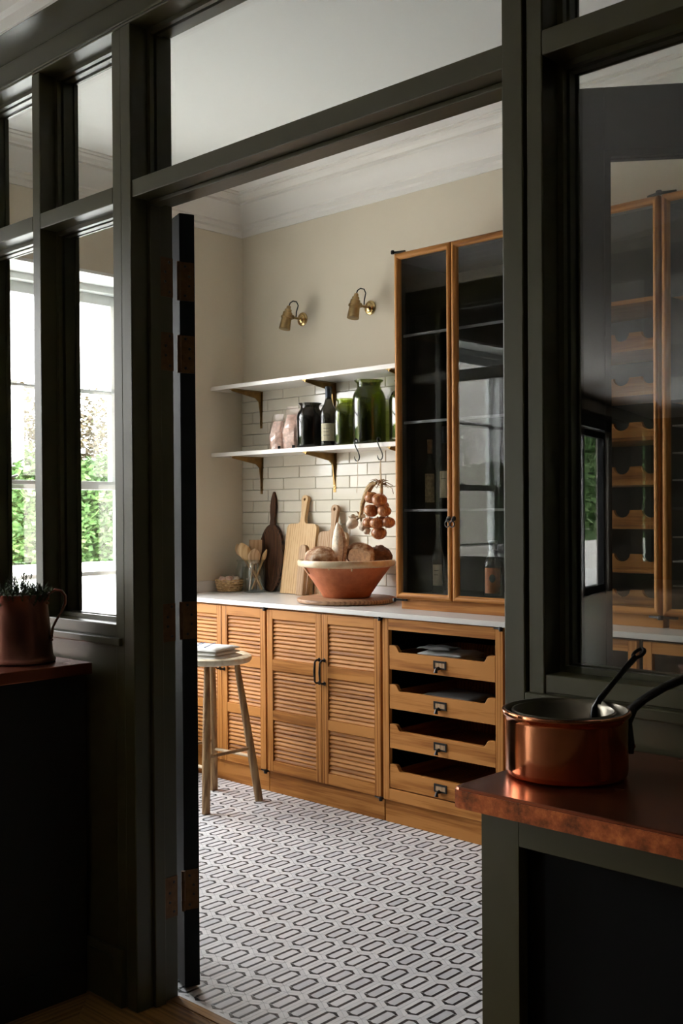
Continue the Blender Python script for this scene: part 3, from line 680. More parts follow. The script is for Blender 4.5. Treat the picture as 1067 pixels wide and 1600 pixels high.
nap = cloth_stack('folded_napkins', (-2.835, 3.66, 0.690), 0.23, 0.20, 4, 0.014, 'cloth_white', 'folded white and grey linen napkins in the top tray', 'napkins', 1.3, 0.008, 0.1)
t_ = cloth_stack('folded_cloth', (-2.79, 3.68, 0.517), 0.28, 0.22, 3, 0.017, 'cloth_grey', 'dark grey folded cloth in the second tray', 'cloth', 5.1, 0.004, -0.08)
c_ = cloth_stack('folded_cloth', (-2.84, 3.59, 0.690+0.070), 0.16, 0.10, 1, 0.010, 'cloth_grey', 'small grey napkin lying on the white napkins in the top tray', 'cloth', 3.0, 0.006, 0.15)

# glazed base cabinets further along
def glazed_base(x0, x1, label):
    xm = (x0+x1)/2
    t = thing('glazed_base_cabinet', label, 'cabinet', (xm, 3.8, 0), group='glazed base cabinets')
    def P(name, mb, m, par=t, **k):
        mb.xf(Matrix.Translation((-xm, -3.8, 0))); return obj(name, mb, m, par, **k)
    P('carcass', MB().box(x0, x0+0.018, 3.53, 4.06, 0.10, 0.885).box(x1-0.018, x1, 3.53, 4.06, 0.10, 0.885).box(x0+0.018, x1-0.018, 4.04, 4.06, 0.10, 0.885).box(x0+0.018, x1-0.018, 3.53, 4.04, 0.10, 0.118).box(x0+0.018, x1-0.018, 3.60, 4.04, 0.48, 0.495), 'greybox')
    P('plinth', MB().box(x0, x1, 3.523, 3.54, 0.0, 0.10), 'oak_x')
    for a, b in ((x0+0.008, xm-0.002), (xm+0.002, x1-0.008)):
        d = P('door', MB().box(a, a+0.035, YD, YD+0.022, 0.104, 0.88).box(b-0.035, b, YD, YD+0.022, 0.104, 0.88), 'oak_z', bev=0.002)
        P('rail', MB().box(a+0.035, b-0.035, YD, YD+0.022, 0.840, 0.88).box(a+0.035, b-0.035, YD, YD+0.022, 0.104, 0.15), 'oak_x', d)
        P('glass_pane', MB().box(a+0.03, b-0.03, YD+0.009, YD+0.013, 0.145, 0.845), 'glass', d)
    return t
glazed_base(-2.448, -1.870, 'glazed oak base cabinet under the wine rack, seen through the screen')
glazed_base(-1.862, -1.25, 'glazed oak base cabinet under the glass shelved cabinet, seen through the screen')

# worktop and upstands
wt = thing('worktop', 'pale marble worktop running over the oak base cabinets', 'worktop', (-2.9, 3.8, 0.891))
def Wt(name, *b, m='worktop', bev=0.002): mb = MB().box(*b); mb.xf(Matrix.Translation((2.9, -3.8, -0.891))); return obj(name, mb, m, wt, bev=bev)
Wt('slab', XL, -1.22, 3.498, YB-0.001, 0.889, 0.911)
Wt('upstand', XL, XL+0.018, 3.52, YB-0.019, 0.911, 0.972); Wt('upstand', XL, -3.15, YB-0.019, YB-0.009, 0.911, 0.972)

# ================================================================== TALL CABINETS
def tall_cabinet(x0, x1, label, kind):
    xm = (x0+x1)/2; z0, z1 = 0.958, 2.500; YT = 3.665; yb = 4.062
    t = thing('tall_cabinet', label, 'cabinet', (xm, 3.86, 0.911), group='tall glazed cabinets')
    def P(name, mb, m, par=t, **k):
        mb.xf(Matrix.Translation((-xm, -3.86, -0.911))); return obj(name, mb, m, par, **k)
    inner = 'blackbox' if kind == 0 else 'greybox'
    P('plinth', MB().box(x0+0.016, x1, 3.690, yb, 0.9115, z0), 'oak_x', bev=0.001)
    P('carcass', MB().box(x0, x0+0.006, 3.690, yb, z0, z1).box(x1-0.006, x1, 3.690, yb, z0, z1).box(x0+0.006, x1-0.006, 3.690, yb, z1-0.018, z1), 'oak_z')
    P('lining', MB().box(x0+0.006, x0+0.018, 3.691, yb, z0, z1-0.018).box(x1-0.018, x1-0.006, 3.691, yb, z0, z1-0.018).box(x0+0.018, x1-0.018, yb-0.012, yb, z0, z1-0.018).box(x0+0.018, x1-0.018, 3.691, yb-0.012, z0, z0+0.018).box(x0+0.018, x1-0.018, 3.691, yb-0.012, z1-0.036, z1-0.018), inner)
    if kind == 0 or kind == 2:
        for zz in (2.139, 1.750, 1.357): P('glass_shelf' if kind == 0 else 'shelf', MB().box(x0+0.018, x1-0.018, 3.715, yb-0.012, zz-0.009, zz), 'jarglass' if kind == 0 else 'oak_x')
        for zz in (2.139, 1.750, 1.357): P('shelf_edge', MB().box(x0+0.018, x1-0.018, 3.709, 3.7148, zz-0.010, zz+0.001), 'shelfedge')
    if kind == 2:
        for zz in (1.66, 1.56, 1.46, 1.25, 1.16, 1.07): P('glass_shelf', MB().box(x0+0.018, x1-0.018, 3.715, yb-0.012, zz-0.006, zz), 'marble')
    if kind == 1:
        P('shelf', MB().box(x0+0.018, x1-0.018, 3.720, yb-0.012, 2.130, 2.146), 'oak_x')
        for zb in (1.966, 1.796, 1.624, 1.456, 1.290, 1.122, 0.985):
            a, b = x0+0.020, x1-0.020; n = 5; pw = (b-a)/n; pts = [(a, zb), (b, zb), (b, zb+0.058)]
            for k in range(n-1, -1, -1):
                c = a+pw*(k+0.5)
                for q in range(9):
                    an = PI*q/8; pts.append((c+0.034*math.cos(an), zb+0.058-0.030*math.sin(an)))
            pts.append((a, zb+0.058))
            P('rack_board', MB().prism(pts, 1, 3.745, 3.760), 'oak_x')
            P('rack_shelf', MB().box(a, b, 3.728, yb-0.02, zb-0.014, zb), 'oak_x')
    for k, (a, b) in enumerate(((x0+0.001, xm-0.0015), (xm+0.0015, x1-0.001))):
        FW = 0.027
        # mitred frame with a rounded face
        prof = [(0, 0.022), (0, 0.006), (0.004, 0.001), (0.010, -0.001), (0.018, 0.001), (0.024, 0.006), (FW, 0.011), (FW, 0.022)]
        n = len(prof); cs = ((a, z0, 1, 1), (b, z0, -1, 1), (b, z1, -1, -1), (a, z1, 1, -1)); d = None
        for i in (3, 1, 0, 2):
            vs = []
            for (cx_, cz_, sx_, sz_) in (cs[i], cs[(i+1) % 4]):
                for q_, y in prof: vs.append((cx_+sx_*q_, YT+y, cz_+sz_*q_))
            mb = MB().add(vs, [(q, n+q, n+(q+1) % n, (q+1) % n) for q in range(n)])
            e = P('door' if d is None else ('stile' if i == 1 else 'rail'), mb, 'oak_z' if i in (1, 3) else 'oak_x', d or t, smooth=True, angle=40)
            d = d or e
        P('glass_pane', MB().box(a+FW-0.004, b-FW+0.004, YT+0.013, YT+0.017, z0+FW-0.004, z1-FW+0.004), 'glass', d)
        hx = b-0.012 if k == 0 else a+0.012
        ring = [(hx+(-0.012 if k == 0 else 0.012)*0+0.011*math.sin(q*PI/6), YT-0.013, 1.292-0.013*math.cos(q*PI/6)) for q in range(13)]
        P('ring_pull', MB().lathe([(0.011, 0), (0.010, 0.004), (0.005, 0.008)], (hx, YT, 1.316), 12, rotm('X', 90)).tube([(hx, YT, 1.316), (hx, YT-0.014, 1.312), (hx, YT-0.013, 1.304)], 0.004).tube(ring, 0.0028, 6), 'iron', d, smooth=True, label='small black ring pull')
    for sx, xx in ((1, x0-0.002), (-1, x1+0.002)):
        for zz in ((z1+0.006), (z0-0.006)):
            P('pivot_hinge', MB().lathe([(0.007, -0.008), (0.0085, -0.004), (0.0085, 0.004), (0.007, 0.008)], (xx+sx*0.001, YT-0.004, zz), 10).prism([(xx, YT-0.004), (xx+sx*0.055, YT+0.016), (xx+sx*0.055, YT+0.022), (xx, YT+0.008)], 2, zz-0.004, zz+0.004), 'iron', smooth=True, label='black iron pivot hinge')
    return t
tall_cabinet(-3.145, -2.508, 'tall oak framed glass cabinet with black interior and old bottles, beside the shelves', 0)
tall_cabinet(-2.500, -1.868, 'tall oak framed glass cabinet fitted with scalloped wine racks, seen through the screen', 1)
tall_cabinet(-1.860, -1.228, 'tall oak framed glass cabinet with thin pale shelves, farthest beyond the wine rack', 2)

# ================================================================== WALL SHELVES
def bracket_mb(x, z):
    mb = MB()
    mb.prism([(3.842, z-0.001), (4.0705, z-0.001), (4.0705, z-0.200), (4.058, z-0.200), (4.040, z-0.060), (4.015, z-0.040), (3.842, z-0.012)], 0, x-0.004, x+0.004)
    mb.box(x-0.014, x+0.014, 3.838, 4.0615, z-0.0045, z-0.0005)
    mb.prism([(x-0.016, z-0.001), (x+0.016, z-0.001), (x+0.009, z-0.205), (x-0.009, z-0.205)], 1, 4.0555, 4.0615)
    return mb
for zt_, lab in ((2.042, 'upper marble wall shelf on brass brackets, standing empty'), (1.676, 'lower marble wall shelf on brass brackets holding the green jars')):
    t = thing('wall_shelf', lab, 'shelf', (-3.88, 3.96, zt_-0.022))
    mb = MB().box(XL+0.001, -3.150, 3.832, YB-0.009, zt_-0.022, zt_); mb.xf(Matrix.Translation((3.88, -3.96, -(zt_-0.022)))); obj('board', mb, 'marble', t, bev=0.0015)
    for x in (-4.458, -3.893, -3.33):
        mb = bracket_mb(x, zt_-0.022); mb.xf(Matrix.Translation((3.88, -3.96, -(zt_-0.022)))); obj('bracket', mb, 'bracket', t, label='aged brass shelf bracket')
        mb = MB()
        for zz in (-0.185, -0.17): mb.lathe([(0.005, 0), (0.004, 0.003)], (x, 4.0555, zt_-0.022+zz+0.0), 8, rotm('X', 90))
        mb.xf(Matrix.Translation((3.88, -3.96, -(zt_-0.022)))); obj('screw', mb, 'brass_bright', t)
ZS = 1.6762
def lathe_thing(name, prof, m, lab, cat, c, seg=32, group=None, flute=0, nofl=0):
    t = thing(name, lab, cat, c, group=group)
    mb = MB().lathe(prof, seg=seg, cap1=False)
    if flute:
        vs = []
        for (x, y, z_) in mb.v:
            a = math.atan2(y, x); r = math.hypot(x, y); k = 1+flute*math.cos(a*10) if 0.02 < z_ < nofl else 1
            vs.append((x*k, y*k, z_))
        mb.v = vs
    obj('glass_body', mb, m, t, smooth=True, angle=60)
    return t
def jar(lab, c, R, H, m, group='green and black glass jars on the lower shelf', neck=0.72):
    th = 0.004
    out = [(R*0.90, 0.0), (R*0.97, 0.004), (R, 0.02), (R*1.0, H*0.68), (R*0.985, H*0.72), (R*0.90, H*0.80), (R*neck, H*0.875), (R*(neck-0.03), H*0.91), (R*neck, H*0.955), (R*(neck+0.14), H*0.985), (R*(neck+0.15), H)]
    inn = [(R*(neck+0.10), H), (R*(neck+0.05), H*0.985), (R*(neck-0.07), H*0.95), (R*(neck-0.09), H*0.91), (R*neck-0.01, H*0.875), (R*0.90-th, H*0.80), (R-th*1.3, H*0.70), (R-th*1.3, 0.02), (R*0.8, 0.010), (0.002, 0.010)]
    return lathe_thing('glass_jar', out+inn, m, lab, 'jar', c, 40, group, 0.012, H*0.75)
jar('black glass jar beside the crystal packets', (-3.945, 3.93, ZS), 0.070, 0.232, 'bottle_dark')
jar('small light green glass jar beside the wine bottle', (-3.693, 3.93, ZS), 0.060, 0.235, 'bottle_green', neck=0.70)
jar('large dark green glass jar above the hooks', (-3.540, 3.935, ZS), 0.083, 0.315, 'bottle_olive', neck=0.72)
jar('olive green glass jar half hidden by the tall cabinet edge', (-3.292, 3.950, ZS), 0.098, 0.295, 'bottle_green', neck=0.6)
def bottle_prof(R, H, sh, nr):
    return [(R*0.93, 0), (R, 0.006), (R, H*sh), (R*0.97, H*(sh+0.05)), (R*0.80, H*(sh+0.12)), (R*0.55, H*(sh+0.19)), (nr*1.25, H*(sh+0.26)), (nr, H*(sh+0.32)), (nr, H*0.955), (nr*1.15, H*0.96), (nr*1.15, H*0.985), (nr*1.05, H)]
def label_mb(R, za, zb, a0, a1, r=0.0006, seg=12, c=(0, 0)):
    vs = []
    for zz in (za, zb):
        for k in range(seg+1):
            a = a0+(a1-a0)*k/seg
            vs.append((c[0]+(R+r)*math.cos(a), c[1]+(R+r)*math.sin(a), zz))
    n = seg+1
    return MB().add(vs, [(k, k+1, n+k+1, n+k) for k in range(seg)])
def bottle(name, lab, c, R, H, sh, nr, m, cap, zl, ml, group, ink=3):
    t = thing(name, lab, 'bottle', c, group=group)
    mb = MB().lathe(bottle_prof(R, H, sh, nr), seg=28); obj('glass_body', mb, m, t, smooth=True, angle=50)
    if cap: obj('capsule', MB().lathe([(nr*1.10, H*0.80), (nr*1.12, H*0.955), (nr*1.25, H*0.96), (nr*1.25, H*0.985), (nr*1.15, H+0.001)], seg=20), cap, t, smooth=True)
    # label faces the doorway
    a = math.atan2(-c[1], -c[0]); lb = obj('label', label_mb(R, zl[0], zl[1], a-0.95, a+0.75), ml, t, smooth=True)
    mb = MB(); hh = zl[1]-zl[0]
    for k in range(ink):
        z0 = zl[1]-hh*(0.28+0.2*k); f = label_mb(R, z0-0.0015, z0+0.0012, a-0.62, a+0.1-0.12*(k % 2), 0.0011, 6); mb.add(f.v, f.f)
    if ink: obj('lettering', mb, 'labelink', lb)
    return t
bottle('wine_bottle', 'dark wine bottle with cream label between the jars', (-3.812, 3.93, ZS), 0.0445, 0.307, 0.52, 0.0145, 'bottle_dark', 'foil', (0.030, 0.118), 'label_cream', None)
ZB = 0.977
bottle('old_bottle', 'old bottle with stained label and red wax on the cabinet shelf', (-3.079, 3.835, 1.3575), 0.0275, 0.315, 0.50, 0.010, 'bottle_dark', 'drystalk', (0.03, 0.16), 'label_old', 'old bottles in the black cabinet', 0)
bottle('old_bottle', 'slim bottle with cream label beside the cabinet door stile', (-2.993, 3.835, 1.3575), 0.0275, 0.370, 0.48, 0.011, 'bottle_dark', 'foil', (0.05, 0.17), 'label_cream', 'old bottles in the black cabinet', 1)
bottle('old_bottle', 'narrow bottle with square cream label standing on the cabinet floor', (-3.037, 3.835, ZB), 0.027, 0.355, 0.42, 0.009, 'bottle_dark', None, (0.035, 0.13), 'label_cream', 'old bottles in the black cabinet', 2)
bottle('round_bottle', 'squat bottle with orange label behind the right cabinet pane', (-2.735, 3.84, ZB), 0.043, 0.24, 0.55, 0.016, 'bottle_dark', 'foil', (0.015, 0.125), 'label_orange', 'old bottles in the black cabinet', 0)
# oval emblem on the orange label
_t = [o for o in bpy.data.objects if o.name == 'round_bottle'][0]
_a = math.atan2(-3.84, 2.735)-0.1
obj('emblem', MB().lathe([(0.018, 0), (0.017, 0.0008)], (0.0445*math.cos(_a), 0.0445*math.sin(_a), 0.08), 16, Matrix.Rotation(_a, 3, 'Z') @ rotm('Y', 90), sy=0.75), 'blackbox', _t)

# crystal packets
def packet(lab, c, w_, d_, h_, seed):
    t = thing('crystal_packet', lab, 'packet', c, 0.2, group='clear packets of pink crystals')
    mb = MB(); seg, rings = 16, 12; vs = []
    for i in range(rings+1):
        v = i/rings
        k = 1.0 if v < 0.7 else 1-0.28*(v-0.7)/0.3
        kd = 1.0 if v < 0.6 else max(0.12, 1-0.9*(v-0.6)/0.4)
        for s in range(seg):
            a = 2*PI*s/seg; cx_, sy_ = math.cos(a), math.sin(a)
            x = math.copysign(abs(cx_)**0.6, cx_)*w_*k; y = math.copysign(abs(sy_)**0.6, sy_)*d_*kd
            q = 1+0.16*noise.noise(Vector((x*30+seed, y*30, v*5)))
            vs.append((x*q, y*q, v*h_))
    fs = [(i*seg+k, i*seg+(k+1) % seg, (i+1)*seg+(k+1) % seg, (i+1)*seg+k) for i in range(rings) for k in range(seg)]
    fs += [tuple(range(seg-1, -1, -1)), tuple(rings*seg+k for k in range(seg))]
    mb.add(vs, fs); obj('wrapper', mb, 'cellophane', t)
    mb2 = MB().add([(x*0.93, y*0.93, 0.002+z_*0.80) for x, y, z_ in vs], fs); obj('crystals', mb2, 'salt', t, kind='stuff')
    obj('base_tab', MB().box(w_*0.4, w_*0.75, -d_*1.03-0.002, -d_*1.03, 0.001, 0.02), 'blackbox', t)
packet('smaller clear packet of pale pink crystals, first on the lower shelf', (-4.178, 3.925, ZS), 0.048, 0.033, 0.190, 1)
packet('taller clear packet of pink crystals next to the black jar', (-4.070, 3.925, ZS), 0.052, 0.035, 0.225, 7)

# sconces
def sconce(x, z, lab, tilt):
    t = thing('wall_light', lab, 'light', (x, YB, z), group='pair of brass wall lights')
    obj('wall_rose', MB().lathe([(0.036, 0), (0.036, 0.006), (0.031, 0.010), (0.026, 0.011), (0.022, 0.018), (0.013, 0.022), (0.009, 0.024)], (0, 0, 0), 28, rotm('X', 90)), 'brass_bright', t, smooth=True)
    obj('arm', MB().tube([(0, -0.02, 0), (0, -0.06, 0.0), (0, -0.088, 0.0)], 0.0065, 10).lathe([(0.013, -0.012), (0.015, 0), (0.013, 0.012)], (0, -0.088, 0), 14, rotm('Y', 90)), 'brass', t, smooth=True)
    M = rotm('X', -12) @ rotm('Y', tilt)
    sh = obj('lamp_shade', MB().lathe([(0.0295, -0.070), (0.0305, -0.070), (0.030, -0.062), (0.0265, -0.014), (0.0275, -0.010), (0.032, -0.008), (0.032, -0.002), (0.026, 0.000), (0.025, 0.022), (0.019, 0.026), (0.0185, 0.038), (0.0125, 0.042), (0.011, 0.056), (0.006, 0.060)], (0, -0.118, 0.0), 28, M), 'brass', t, smooth=True, angle=40)
    b = obj('bulb', MB().lathe([(0.0282, -0.060), (0.024, -0.064), (0.010, -0.066), (0.0005, -0.066)], (0, -0.118, 0), 20, M), 'bulb', sh, smooth=True)
    top = M @ Vector((0, 0, 0.058))+Vector((0, -0.118, 0))
    obj('cable', MB().tube([top, top+Vector((0.004, 0.004, 0.016)), top+Vector((0.010, 0.020, 0.028)), top+Vector((0.014, 0.042, 0.026)), top+Vector((0.014, 0.054, 0.008)), (0.010, -0.058, 0.03), (0.006, -0.056, 0.006)], 0.0032, 8), 'rubber', t, smooth=True)
sconce(-4.136, 2.384, 'brass wall light nearer the room corner', 4)
sconce(-3.646, 2.380, 'brass wall light nearer the tall cabinets', 0)

# ================================================================== ON THE WORKTOP
ZW = 0.9112
# board leaning helper: outline in x,z (z from its foot) -> thick slab leaning on the back wall
def board(name, outline, th, m, lab, cat, foot, lean, rz=0, hole=None, bev=0.003):
    t = thing(name, lab, cat, foot, rz)
    M = Matrix.Rotation(math.radians(-lean), 4, 'X')
    if not hole:
        mb = MB().prism(outline, 1, -th/2, th/2)
    else:
        hx, hz, hr = hole; top = max(range(len(outline)), key=lambda i: outline[i][1])
        ring = [(hx+hr*math.cos(PI/2-2*PI*k/12), hz+hr*math.sin(PI/2-2*PI*k/12)) for k in range(13)]
        o2 = outline[:top+1]+ring+outline[top:]
        mb = MB().prism(o2, 1, -th/2, th/2)
    mb.xf(M); obj('board', mb, m, t, bev=0 if hole else bev); return t
def arc(cx, cz, r, a0, a1, n=8, rz=None):
    rz = rz or r
    return [(cx+r*math.cos(math.radians(a0+(a1-a0)*k/n)), cz+rz*math.sin(math.radians(a0+(a1-a0)*k/n))) for k in range(n+1)]
# dark oval paddle
def paddle():
    t = thing('serving_paddle', 'very dark oval wooden paddle board leaning on the tiles', 'board', (-4.350, 4.014, ZW+0.0012))
    L = math.radians(-4); H = 0.365; zc = 0.185
    mb = MB(); n = 40; rim = []
    for k in range(n):
        a = 2*PI*k/n; rim.append((0.098*math.cos(a), zc+0.185*math.sin(a)))
    rings = [(1.0, 0.008, 1), (1.0, -0.010, 0), (0.90, -0.014, 0), (0.78, -0.004, 0), (0.4, 0.0, 0), (0.02, 0.0, 0)]
    vs = [(0, 0.012, zc)]
    for k, y, _ in rings: vs += [(x*k, y, zc+(z_-zc)*k) for x, z_ in rim]
    fs = [(0, 1+(i+1) % n, 1+i) for i in range(n)]
    for r in range(len(rings)-1): fs += [(1+r*n+i, 1+r*n+(i+1) % n, 1+(r+1)*n+(i+1) % n, 1+(r+1)*n+i) for i in range(n)]
    fs.append(tuple(1+(len(rings)-1)*n+i for i in range(n)))
    mb.add(vs, fs); mb.xf(Matrix.Rotation(L, 4, 'X')); obj('dish', mb, 'darkwood', t, smooth=True, angle=50)
    hp = [(-0.020, 0.355), (-0.016, 0.40), (-0.021, 0.43), (-0.023, 0.47), (-0.018, 0.51), (-0.006, 0.545), (0.0, 0.550), (0.006, 0.545), (0.018, 0.51), (0.023, 0.47), (0.021, 0.43), (0.016, 0.40), (0.020, 0.355)]
    mb = MB().prism(hp[::-1], 1, -0.008, 0.008).xf(Matrix.Rotation(L, 4, 'X')); obj('handle', mb, 'darkwood', t, bev=0.003)
paddle()
def cutboard(w_, h_, hw, top, hr):
    p = [(-w_/2, 0), (w_/2, 0)]+arc(w_/2-0.03, h_-0.03, 0.03, 0, 90, 5)+[(hw+0.014, h_+0.002), (hw+0.004, h_+0.012), (hw, h_+0.035)]
    p += arc(0, top-0.024, 0.024, -30, 210, 12)+[(-hw, h_+0.035), (-hw-0.004, h_+0.012), (-hw-0.014, h_+0.002)]+arc(-w_/2+0.03, h_-0.03, 0.03, 90, 180, 5)
    return p
board('chopping_board', cutboard(0.225, 0.375, 0.014, 0.530, 0.02), 0.022, 'pale_z', 'large pale rectangular chopping board with a round ended handle, leaning on the tiles', 'board', (-4.094, 3.965, ZW+0.0018), 9, 0, (0, 0.506, 0.008))
board('chopping_board', cutboard(0.205, 0.335, 0.015, 0.475, 0.02), 0.020, 'tan_z', 'smaller brown chopping board with looped handle behind the bread bowl', 'board', (-3.862, 3.975, ZW+0.0016), 7, 0, (0, 0.451, 0.009))
board('narrow_board', [(-0.026, 0), (0.026, 0), (0.026, 0.24)]+arc(0, 0.24, 0.026, 0, 180, 8)[1:-1]+[(-0.026, 0.24)], 0.026, 'tan_z', 'narrow round topped brown wooden board leaning in front of the large board', 'board', (-4.010, 3.915, ZW+0.0016), 7)
# slab and bowl
def slab():
    t = thing('serving_board', 'round rustic wooden board under the terracotta bowl', 'board', (-3.56, 3.787, ZW))
    mb = MB().lathe([(0.222, 0), (0.236, 0.004), (0.240, 0.013), (0.238, 0.021), (0.230, 0.0245)], seg=48)
    mb.v = [(x*(1+0.02*noise.noise(Vector((x*6, y*6, 0)))), y*(1+0.02*noise.noise(Vector((x*6, y*6, 3)))), z_) for x, y, z_ in mb.v]
    obj('disc', mb, 'slabwood', t, smooth=True, angle=40)
slab()
BC = (-3.56, 3.787); ZBW = ZW+0.0247
bowl = thing('bread_bowl', 'large terracotta bowl with cream glazed rim, full of bread', 'bowl', (*BC, ZBW))
obj('body', MB().lathe([(0.108, 0), (0.114, 0.004), (0.122, 0.018), (0.168, 0.085), (0.214, 0.148), (0.218, 0.153), (0.212, 0.156), (0.160, 0.086), (0.112, 0.022), (0.002, 0.016)], seg=56, cap1=False), 'terracotta', bowl, smooth=True, angle=50)
obj('rim', MB().lathe([(0.2135, 0.1475), (0.230, 0.150), (0.236, 0.156), (0.237, 0.174), (0.233, 0.181), (0.224, 0.182), (0.216, 0.172), (0.205, 0.150), (0.2135, 0.1475)], seg=56, cap0=False, cap1=False), 'slip', bowl, smooth=True, angle=50, label='cream slip glazed rim with drips')
mb = MB()
for a, l in ((-1.95, 0.035), (-2.6, 0.012), (-1.2, 0.010), (-0.7, 0.016), (-3.0, 0.014)):
    p0 = Vector((0.2225*math.cos(a), 0.2225*math.sin(a), 0.152)); p1 = Vector(((0.219-l*0.66)*math.cos(a), (0.219-l*0.66)*math.sin(a), 0.152-l))
    mb.tube([p0, (p0+p1)/2, p1], [0.006, 0.004, 0.0035], 8)
obj('glaze_drip', mb, 'slip', bowl, smooth=True)
bz = ZBW
def P3(dr, df, dz): # offsets: to the viewer's right, away, up, in the plane of the worktop
    return (BC[0]+0.7254*dr-0.688*df, BC[1]+0.688*dr+0.7254*df, bz+dz)
RV = Matrix.Rotation(math.atan2(0.688, 0.7254), 3, 'Z')
def loaf(lab, c, rx, ry, rz, rot, m='crust', seed=0, amp=0.12, shape=None):
    t = thing('bread_loaf', lab, 'bread', c, group='loaves in the terracotta bowl')
    obj('crust', MB().blob((0, 0, 0), rx, ry, rz, amp, 3.2, 28, 18, rot, seed, shape), m, t, smooth=True, angle=60); return t
loaf('round floury sourdough loaf in the terracotta bowl', P3(-0.118, -0.01, 0.180), 0.088, 0.080, 0.066, RV, seed=2)
t = loaf('upright pointed loaf standing in the bowl', P3(-0.033, -0.02, 0.240), 0.036, 0.036, 0.120, RV @ rotm('Y', -3), 'crumb', seed=5, amp=0.05, shape=lambda p, d: Vector((p.x*(1-0.35*max(0, d.z)), p.y*(1-0.35*max(0, d.z)), p.z)))
obj('crust_ridge', MB().tube([Vector(RV @ Vector((0.026-0.016*abs(k/6)**2, -0.022+0.002*k, 0.1*k/6.5))) for k in range(-6, 7)], [0.004+0.010*(1-abs(k)/6.5) for k in range(-6, 7)], 8), 'crust', t, smooth=True)
def boxy(p, d):
    k = 1/max(abs(d.x)**2.2+abs(d.y)**2.2+abs(d.z)**2.2, 1e-6)**(1/2.2)*0.92
    return p*k
c = P3(0.070, -0.005, 0.205)
t = loaf('cut loaf with pale crumb face towards the doorway', c, 0.082, 0.060, 0.062, RV @ rotm('Y', 12), seed=9, amp=0.05, shape=boxy)
M = RV @ rotm('Y', 12)
pts = [(0.053*math.copysign(abs(math.cos(a))**0.6, math.cos(a)), 0.034*math.copysign(abs(math.sin(a))**0.6, math.sin(a))) for a in [2*PI*k/24 for k in range(24)]]
mb = MB().prism([(x-0.006, z_-0.010) for x, z_ in pts], 1, -0.0615, -0.045); mb.xf(M.to_4x4()); obj('crumb_face', mb, 'crumb', t, smooth=True, angle=50, label='pale cut crumb')
loaf('dark crusted end of rye bread at the edge of the bowl', P3(0.168, 0.01, 0.202), 0.055, 0.050, 0.042, RV @ rotm('Y', 20), 'crust_dark', seed=13, amp=0.25)
loaf('small brown loaf lying behind the cut loaf', P3(0.03, 0.10, 0.145), 0.09, 0.05, 0.045, RV, 'crust', seed=17, amp=0.12)

# glass jars, utensils
def clear_jar(lab, c, R, H):
    out = [(R*0.92, 0), (R, 0.006), (R, H*0.62), (R*0.97, H*0.70), (R*0.80, H*0.82), (R*0.76, H*0.90), (R*0.84, H*0.95), (R*0.86, H)]
    inn = [(R*0.80, H), (R*0.78, H*0.95), (R*0.71, H*0.90), (R*0.76, H*0.81), (R-0.006, H*0.69), (R-0.005, 0.012), (0.002, 0.008)]
    t = thing('clear_jar', lab, 'jar', c, group='clear glass jars by the window wall')
    obj('glass_body', MB().lathe(out+inn, seg=32, cap1=False), 'jarglass', t, smooth=True, angle=55)
    obj('rim_ring', MB().lathe([(R*0.84, H*0.955), (R*0.90, H*0.965), (R*0.90, H*0.985), (R*0.85, H*0.995)], seg=32, cap0=False, cap1=False), 'jarglass', t, smooth=True)
    obj('base_ring', MB().lathe([(R*0.985, 0.003), (R*1.012, 0.006), (R*1.01, 0.012), (R*0.99, 0.015)], seg=32, cap0=False, cap1=False), 'jarglass', t, smooth=True); return t
clear_jar('clear glass jar holding the wooden spoons', (-4.388, 3.942, ZW), 0.062, 0.178)
clear_jar('empty clear glass jar behind the jar of spoons', (-4.515, 3.985, ZW), 0.060, 0.172)
JC = Vector((-4.388, 3.942, ZW))
def rv(dr, df, dz): return JC+Vector((0.7254*dr-0.688*df, 0.688*dr+0.7254*df, dz))
def spoon(name, lab, foot, tip, hw, hl, m, flat=0.22, square=False):
    t = thing(name, lab, 'utensil', foot)
    f = Vector(foot); e = Vector(tip)-f; L = e.length; d = e.normalized(); s = Vector((0.7254, 0.688, 0)); s = (s-d*s.dot(d)).normalized(); nn = d.cross(s)
    n0 = L-hl
    obj('handle', MB().tube([d*0.0, d*n0*0.5, d*(n0+0.01)], [0.0058, 0.0052, 0.0058], 8), m, t, smooth=True)
    mb = MB(); seg = 14; rings = 10; vs = []
    for i in range(rings+1):
        v = i/rings
        if square: wd = hw*(0.45+0.55*min(1, v*1.8)) if i else hw*0.3; th = 0.004
        else: wd = hw*max(0.12, math.sin(PI*min(0.97, 0.08+v*0.90))**0.7); th = 0.0065
        for k in range(seg):
            a = 2*PI*k/seg; p = d*(n0+hl*v)+s*math.cos(a)*wd+nn*(math.sin(a)*th-(0.008*math.sin(PI*v) if not square else 0)); vs.append(p)
    fs = [(i*seg+k, i*seg+(k+1) % seg, (i+1)*seg+(k+1) % seg, (i+1)*seg+k) for i in range(rings) for k in range(seg)]+[tuple(range(seg-1, -1, -1)), tuple(rings*seg+k for k in range(seg))]
    mb.add(vs, fs); obj('head', mb, m, t, smooth=True, angle=50)
spoon('wooden_spoon', 'pale wooden spoon crossing the jar, its handle showing through the glass', rv(0.036, -0.005, 0.014), rv(-0.080, 0.012, 0.268), 0.034, 0.105, 'pale_z')
spoon('wooden_spoon', 'brown wooden spoon leaning out behind the pale spoon', rv(0.028, 0.018, 0.014), rv(-0.104, 0.03, 0.262), 0.026, 0.075, 'tan_z')
spoon('wooden_spatula', 'flat ended brown wooden spatula rising from the jar', rv(0.0, 0.02, 0.014), rv(0.000, 0.03, 0.285), 0.036, 0.130, 'tan_z', square=True)
